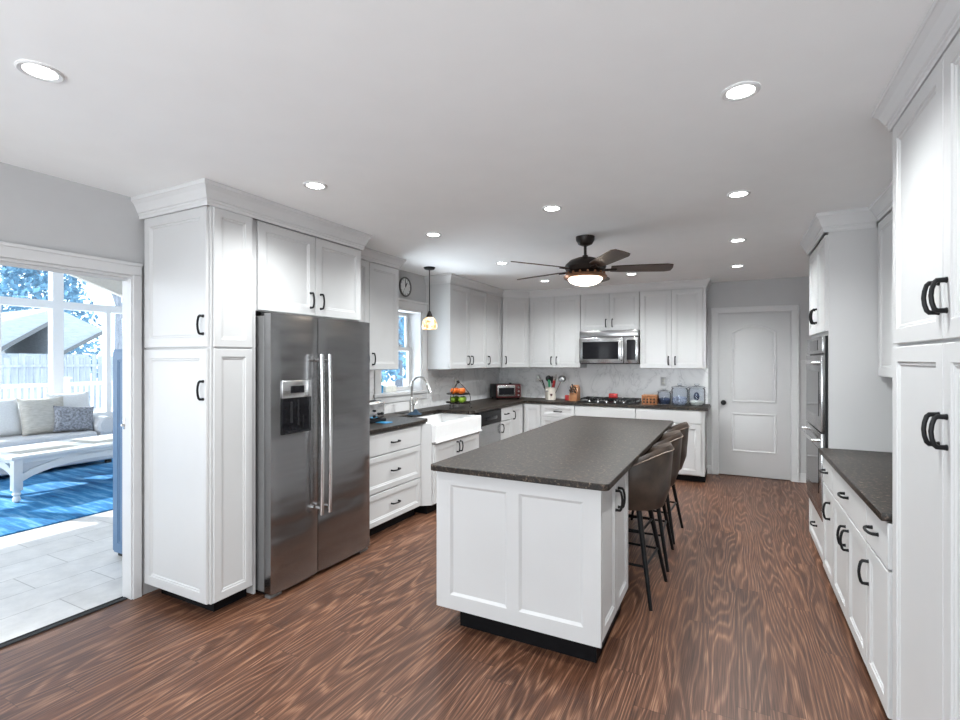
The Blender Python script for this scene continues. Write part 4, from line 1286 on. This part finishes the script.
# ------------------------------------------------------------------ sunroom
struct('floor_sunroom', MB().box(-9.3, -3.3005, -1.4, 3.9, -0.06, -0.001).box(-9.3, -5.3, 3.9, 5.4, -0.06, -0.001), 'tile')
XW = -9.0
m = MB()
m.box(XW - 0.12, XW, -1.4, 5.3, 0, 0.55)
ys = [-1.40, -0.18, 1.02, 2.32, 3.66, 4.96]
for y in ys:
    m.box(XW - 0.12, XW + 0.02, y, y + 0.135, 0.55, 3.2 if y < 3 else (2.84 if y < 4 else 2.5))
m.box(XW - 0.12, XW + 0.03, -1.4, 5.3, 2.22, 2.33)
m.box(XW - 0.12, XW + 0.03, -1.4, 5.3, 0.55, 0.62)
for y in (3.05, 4.40):
    m.box(XW - 0.10, XW + 0.01, y - 0.03, y + 0.035, 0.62, 2.22)
m.box(XW - 0.12, XW, -1.4, 3.0, 3.15, 3.8)
struct('wall_sunroom', m, 'sunwall')
m = MB()
m.box(XW - 0.062, XW - 0.056, -1.3, 5.0, 0.62, 2.22)
m.box(XW - 0.062, XW - 0.056, -1.3, 5.0, 2.33, 3.5)
struct('window_2', m, 'glass')
struct('wall_sunroom_end', MB().box(XW, -5.2, 5.3, 5.4, 0, 3.8).box(-5.3, -5.2, 3.9, 5.3, 0, 3.8).box(-5.3, -3.355, 3.8, 3.9, 0, 3.8), 'sunwall')
m = MB()
for x in (-9.0, -7.6, -6.2, -4.8, -3.48):
    m.box(x, x + 0.1, -1.4, -1.3, 0.0, 3.6)
m.box(-9.0, -3.38, -1.4, -1.3, 0, 0.4)
m.box(-9.0, -3.38, -1.4, -1.3, 2.7, 3.8)
m.box(-5.6, -3.38, -1.4, -1.3, 0.4, 2.7)  # unseen bay closed to keep sky light off the kitchen pantry
struct('wall_sunroom_front', m, 'sunwall')
struct('ceiling_sunroom', MB().prism([(XW - 0.2, 3.35), (-3.355, 3.8), (-3.355, 3.9), (XW - 0.2, 3.45)], 'y', -1.4, 3.9).prism([(XW - 0.2, 3.35), (-5.2, 3.65), (-5.2, 3.75), (XW - 0.2, 3.45)], 'y', 3.9, 5.4), 'sunwall')
struct('wall_sunroom_inner', MB().box(-3.37, -3.351, -1.4, 3.8, 2.44, 3.8), 'sunwall')
# raking beige header under the sloped roof
m = MB().prism([(3.0, 3.02), (3.7, 2.83), (4.3, 2.62), (5.3, 2.26), (5.3, 3.8), (3.0, 3.8)], 'x', XW - 0.10, XW + 0.01)
struct('trim_20', m, 'soffit')

# blue rug
o = MB().box(-8.6, -5.37, -0.6, 4.6, -0.001, 0.012, 0.004).build('area_rug', 'rug')
tag(o, 'bright blue streaked area rug on the sunroom tiles', 'rug')
# blue cabinet beside the doorway
t = thing('tall_cabinet', 'slate blue tall cabinet in the sunroom, a narrow strip beside the doorway', 'cabinet', (-4.11, 2.045, -0.001))
MB().box(0.0, 0.70, 0.0, 0.42, 0.03, 1.535, 0.004).build('body', 'bluedoor', t, False)
MB().panel(0.02, 0.68, 0.05, 1.515, 0.0, -0.016, 0.06).build('side_panel', 'bluedoor', t)
MB().box(0.02, 0.68, 0.02, 0.40, 0.0, 0.03).build('plinth', 'seam', t, False)
# sofa
t = thing('sofa', 'pale grey upholstered sofa under the sunroom windows', 'sofa', (-7.80, 2.9, 0.012))
SL0, SL1 = -1.6, 1.02
MB().box(-0.92, 0.0, SL0, SL1, 0.05, 0.30, 0.03, 3).build('base', 'sofa', t)
for y0, y1 in ((SL0 + 0.24, -0.30), (-0.29, SL1 - 0.24)):
    MB().box(-0.72, 0.03, y0, y1, 0.30, 0.47, 0.045, 4).build('seat_cushion', 'sofa', t)
MB().box(-0.92, -0.70, SL0, SL1, 0.28, 0.80, 0.05, 4).build('back', 'sofa', t)
for y0, y1 in ((SL0, SL0 + 0.22), (SL1 - 0.22, SL1)):
    m = MB()
    m.box(-0.90, 0.0, y0 + 0.02, y1 - 0.02, 0.10, 0.52, 0.02, 2)
    c = (y0 + y1) / 2
    m.rings([[(x, c + (r * math.cos(2 * PI * a / 20)), 0.53 + r * math.sin(2 * PI * a / 20)) for a in range(20)] for x, r in ((-0.90, 0.10), (-0.88, 0.125), (0.0, 0.125), (0.02, 0.10))])
    m.build('arm', 'sofa', t)
for x in (-0.85, -0.06):
    for y in (SL0 + 0.08, SL1 - 0.08):
        MB().box(x - 0.03, x + 0.03, y - 0.03, y + 0.03, 0.0, 0.05).build('foot', 'seam', t, False)
def pillow(name, label, mat, loc, size, thick, rot):
    m = MB()
    n = 14
    for sgn in (1, -1):
        rows = []
        for i in range(n + 1):
            row = []
            for jx in range(n + 1):
                u, v = i / n * 2 - 1, jx / n * 2 - 1
                pinch = 1 - 0.07 * (1 - abs(u) ** 2) * abs(v) ** 6
                pinch2 = 1 - 0.07 * (1 - abs(v) ** 2) * abs(u) ** 6
                hh = thick / 2 * ((1 - u ** 4) * (1 - v ** 4)) ** 0.55
                row.append((u * size[0] / 2 * pinch2, sgn * hh, v * size[1] / 2 * pinch))
            rows.append(row)
        m.rings(rows, False, False, False)
    bmesh.ops.remove_doubles(m.bm, verts=m.bm.verts, dist=0.0004)
    o = m.build(name, mat, None, True, loc, rot, ang=70)
    tag(o, label, 'pillow', 'loose pillows on the sofa')
    return o
# pillows lean on the sofa back; local x = along the sofa after a 90 degree turn
pillow('throw_pillow', 'white linen pillow at the left edge of the sunroom doorway view', 'pillow_white', (-8.27, 2.78, 0.72), (0.50, 0.50), 0.20, (R(-18), 0, R(90)))
pillow('throw_pillow', 'beige woven pillow between the white linen and the grey knit pillows', 'pillow_beige', (-8.15, 3.22, 0.715), (0.50, 0.50), 0.18, (R(-18), 0, R(90)))
pillow('throw_pillow', 'dark grey knitted lumbar pillow on the sunroom sofa', 'pillow_grey', (-8.00, 3.50, 0.655), (0.46, 0.36), 0.16, (R(-20), R(6), R(84)))
pillow('throw_pillow', 'white pillow on the sofa behind the grey knitted pillow', 'pillow_white', (-8.34, 3.60, 0.735), (0.52, 0.54), 0.17, (R(-16), 0, R(90)))
# coffee table
t = thing('coffee_table', 'white coffee table with arched aprons and turned feet on the blue rug', 'coffee table', (-6.43, 2.30, 0.012), R(4))
TX0, TX1, TY0, TY1, TZ = -0.72, 0.0, 0.0, 1.45, 0.472
m = MB()
fw_ = 0.10
m.box(TX0 - 0.03, TX0 + fw_, TY0 - 0.03, TY1 + 0.03, TZ - 0.035, TZ, 0.006)
m.box(TX1 - fw_, TX1 + 0.03, TY0 - 0.03, TY1 + 0.03, TZ - 0.035, TZ, 0.006)
for a, b in ((TY0 - 0.03, TY0 + fw_), ((TY0 + TY1) / 2 - 0.06, (TY0 + TY1) / 2 + 0.06), (TY1 - fw_, TY1 + 0.03)):
    m.box(TX0 + fw_, TX1 - fw_, a, b, TZ - 0.035, TZ, 0.004)
tt = m.build('tabletop', 'whitewood', t)
m = MB()
m.box(TX0 + fw_, TX1 - fw_, TY0 + fw_, (TY0 + TY1) / 2 - 0.06, TZ - 0.03, TZ - 0.008)
m.box(TX0 + fw_, TX1 - fw_, (TY0 + TY1) / 2 + 0.06, TY1 - fw_, TZ - 0.03, TZ - 0.008)
m.build('inset_panel', 'pillow_beige', tt, False)
for x in (TX0 + 0.04, TX1 - 0.04):
    for y in (TY0 + 0.04, TY1 - 0.04):
        m = MB().box(x - 0.038, x + 0.038, y - 0.038, y + 0.038, 0.12, TZ - 0.036, 0.004)
        m.lathe([(0.018, 0.0), (0.030, 0.012), (0.034, 0.035), (0.026, 0.055), (0.024, 0.065), (0.036, 0.075), (0.036, 0.09), (0.028, 0.10), (0.034, 0.121)], (x, y, 0), 18)
        m.build('leg', 'whitewood', t)
def arch_apron(L, low=0.20, high=0.33):
    top = TZ - 0.036
    n = 14
    pl = [(0, low)]
    for i in range(1, n):
        u = i / n
        pl.append((L * u, low + (high - low) * math.sin(PI * u) ** 0.7))
    pl.append((L, low))
    pl += [(L * (1 - i / 14), min(top, low + 0.075 + (high - low) * math.sin(PI * i / 14) ** 0.7)) for i in range(15)]
    return pl
for x in (TX0 + 0.03, TX1 - 0.045):
    MB().prism([(TY0 + 0.075 + u, v) for u, v in arch_apron(TY1 - TY0 - 0.15)], 'x', x, x + 0.018).build('apron', 'whitewood', t, False)
    MB().box(x, x + 0.018, TY0 + 0.075, TY1 - 0.075, TZ - 0.085, TZ - 0.036).build('rail', 'whitewood', t, False)
for y in (TY0 + 0.03, TY1 - 0.045):
    MB().prism([(TX0 + 0.075 + u, v) for u, v in arch_apron(TX1 - TX0 - 0.15)], 'y', y, y + 0.018).build('apron', 'whitewood', t, False)
    MB().box(TX0 + 0.075, TX1 - 0.075, y, y + 0.018, TZ - 0.085, TZ - 0.036).build('rail', 'whitewood', t, False)

# ------------------------------------------------------------------ outside
struct('ground', MB().box(-70, -9.13, -30, 60, -0.6, -0.4), 'snow')
struct('deck', MB().box(-12.2, -9.13, -2, 7.2, -0.4, -0.05), 'sunwall')
# deck railing with posts
t = thing('deck_railing', 'white deck railing with square posts outside the sunroom windows', 'railing', (-12.0, 0, -0.05))
m = MB().box(-0.04, 0.04, -2, 7.2, 0.98, 1.05, 0.004).box(-0.025, 0.025, -2, 7.2, 0.12, 0.18)
m.build('rail', 'trim', t, False)
m = MB()
for k in range(92):
    y = -1.95 + k * 0.10
    m.box(-0.018, 0.018, y, y + 0.035, 0.18, 0.98)
m.build('balusters', 'trim', t, False)
for k in range(6):
    y = -2 + k * 1.75
    MB().box(-0.07, 0.07, y, y + 0.14, 0, 1.12, 0.004).build('post', 'trim', t, False)
    MB().box(-0.10, 0.10, y - 0.03, y + 0.17, 1.12, 1.16, 0.004).build('post_cap', 'trim', t, False)
# picket fence far behind
m = MB()
for k in range(150):
    y = -4 + k * 0.2
    m.box(-0.02, 0.02, y, y + 0.15, 0, 2.0 + 0.08 * math.sin(k * 1.7))
for z in (0.4, 1.6):
    m.box(0.02, 0.07, -4, 26, z, z + 0.09)
o = m.build('fence', 'fence', None, False, (-22, 0, -0.4))
tag(o, 'tall grey picket fence across the yard outside', 'fence')
# neighbouring house
t = thing('neighbour_house', 'pale neighbouring house with grey sloping roofs beyond the sunroom panes', 'house', (-24, 0, -0.4))
MB().box(-6, -0.4, 6.0, 11.2, 0, 2.1).build('wall', 'siding', t, False)
for poly in ([(6.4, 2.5), (8.2, 3.22), (9.75, 3.85), (9.75, 3.45), (8.2, 2.1), (6.4, 1.0)], [(9.85, 3.95), (11.55, 3.12), (9.85, 2.05)]):
    r_ = MB().prism(poly, 'x', -5.5, 0.0).build('roof', 'roof', t, False)
    lo = poly[3:] if len(poly) > 3 else poly[1:]
    a_, b_ = Vector(lo[0]), Vector(lo[-1])
    MB().prism([tuple(a_), tuple(b_), (b_.x, b_.y - 0.16), (a_.x, a_.y - 0.16)], 'x', -5.5, 0.04).build('eave_shadow', 'clockrim', r_, False)  # dark strip stands in for the shadow under the roof edge
# trees
def branch(mb, p, d, L, r, lvl, rnd):
    e = p + d * L
    mb.tube([p, p.lerp(e, 0.5) + Vector((rnd.uniform(-.05, .05), rnd.uniform(-.05, .05), 0)) * L, e], [r, r * 0.8, r * 0.6], 6)
    if lvl == 0: return
    for k in range(4 if lvl > 1 else 3):
        nd = (d + Vector((rnd.uniform(-.8, .8), rnd.uniform(-.8, .8), rnd.uniform(-.15, .5)))).normalized()
        branch(mb, p.lerp(e, rnd.uniform(0.45, 1.0)), nd, L * rnd.uniform(0.5, 0.75), r * 0.5, lvl - 1, rnd)
def bare_tree(x, y, h, label, seed):
    rnd = random.Random(seed)
    mb = MB()
    branch(mb, Vector((0, 0, 0)), Vector((0, 0, 1)), h * 0.45, h * 0.018, 4, rnd)
    o = mb.build('bare_tree', 'bark', None, True, (x, y, -0.4))
    tag(o, label, 'tree', 'trees beyond the fence')
def dense_tree(x, y, h, rad, label, seed):
    rnd = random.Random(seed)
    t = thing('evergreen_tree', label, 'tree', (x, y, -0.4), 0, 'trees beyond the fence')
    MB().cyl((0, 0, 0), (0, 0, h * 0.9), h * 0.02, h * 0.006, 8).build('trunk', 'bark', t)
    m = MB()
    for k in range(5200):
        z = rnd.uniform(0.08, 1.0)
        rr = rad * (1 - z) ** 0.6 * math.sqrt(rnd.uniform(0.1, 1)) * rnd.uniform(0.8, 1.15)
        a = rnd.uniform(0, 2 * PI)
        c = Vector((rr * math.cos(a), rr * math.sin(a), z * h))
        u = Vector((rnd.gauss(0, 1), rnd.gauss(0, 1), rnd.gauss(0, 1))).normalized()
        v = u.orthogonal().normalized()
        s1, s2 = rnd.uniform(0.09, 0.22) * h / 9, rnd.uniform(0.04, 0.10) * h / 9
        m._face([m.bm.verts.new(c + u * s1), m.bm.verts.new(c + v * s2), m.bm.verts.new(c - u * s1), m.bm.verts.new(c - v * s2)])
    me = bpy.data.meshes.new('foliage'); m.bm.to_mesh(me); m.bm.free(); me.materials.append(M['leaf'])
    f = bpy.data.objects.new('foliage', me); COL.objects.link(f); f.parent = t
dense_tree(-34, 4.6, 13.5, 3.2, 'dense blue-green evergreen filling the left upper sunroom pane', 3)
dense_tree(-32.5, 12.6, 11, 3.0, 'blue-green evergreen behind the middle sunroom post', 4)
dense_tree(-15.5, 21.0, 11, 3.0, 'blue-green evergreen seen through the kitchen window', 5)
dense_tree(-27, 40, 13, 4.0, 'larger blue-green evergreen behind it in the kitchen window', 6)
bare_tree(-19, 9.6, 9, 'bare branching tree right of the sunroom post', 11)
bare_tree(-13.0, 16.2, 8, 'bare tree outside the kitchen window', 12)
bare_tree(-19.5, 15.5, 8, 'bare tree behind the fence near the blue cabinet edge', 13)
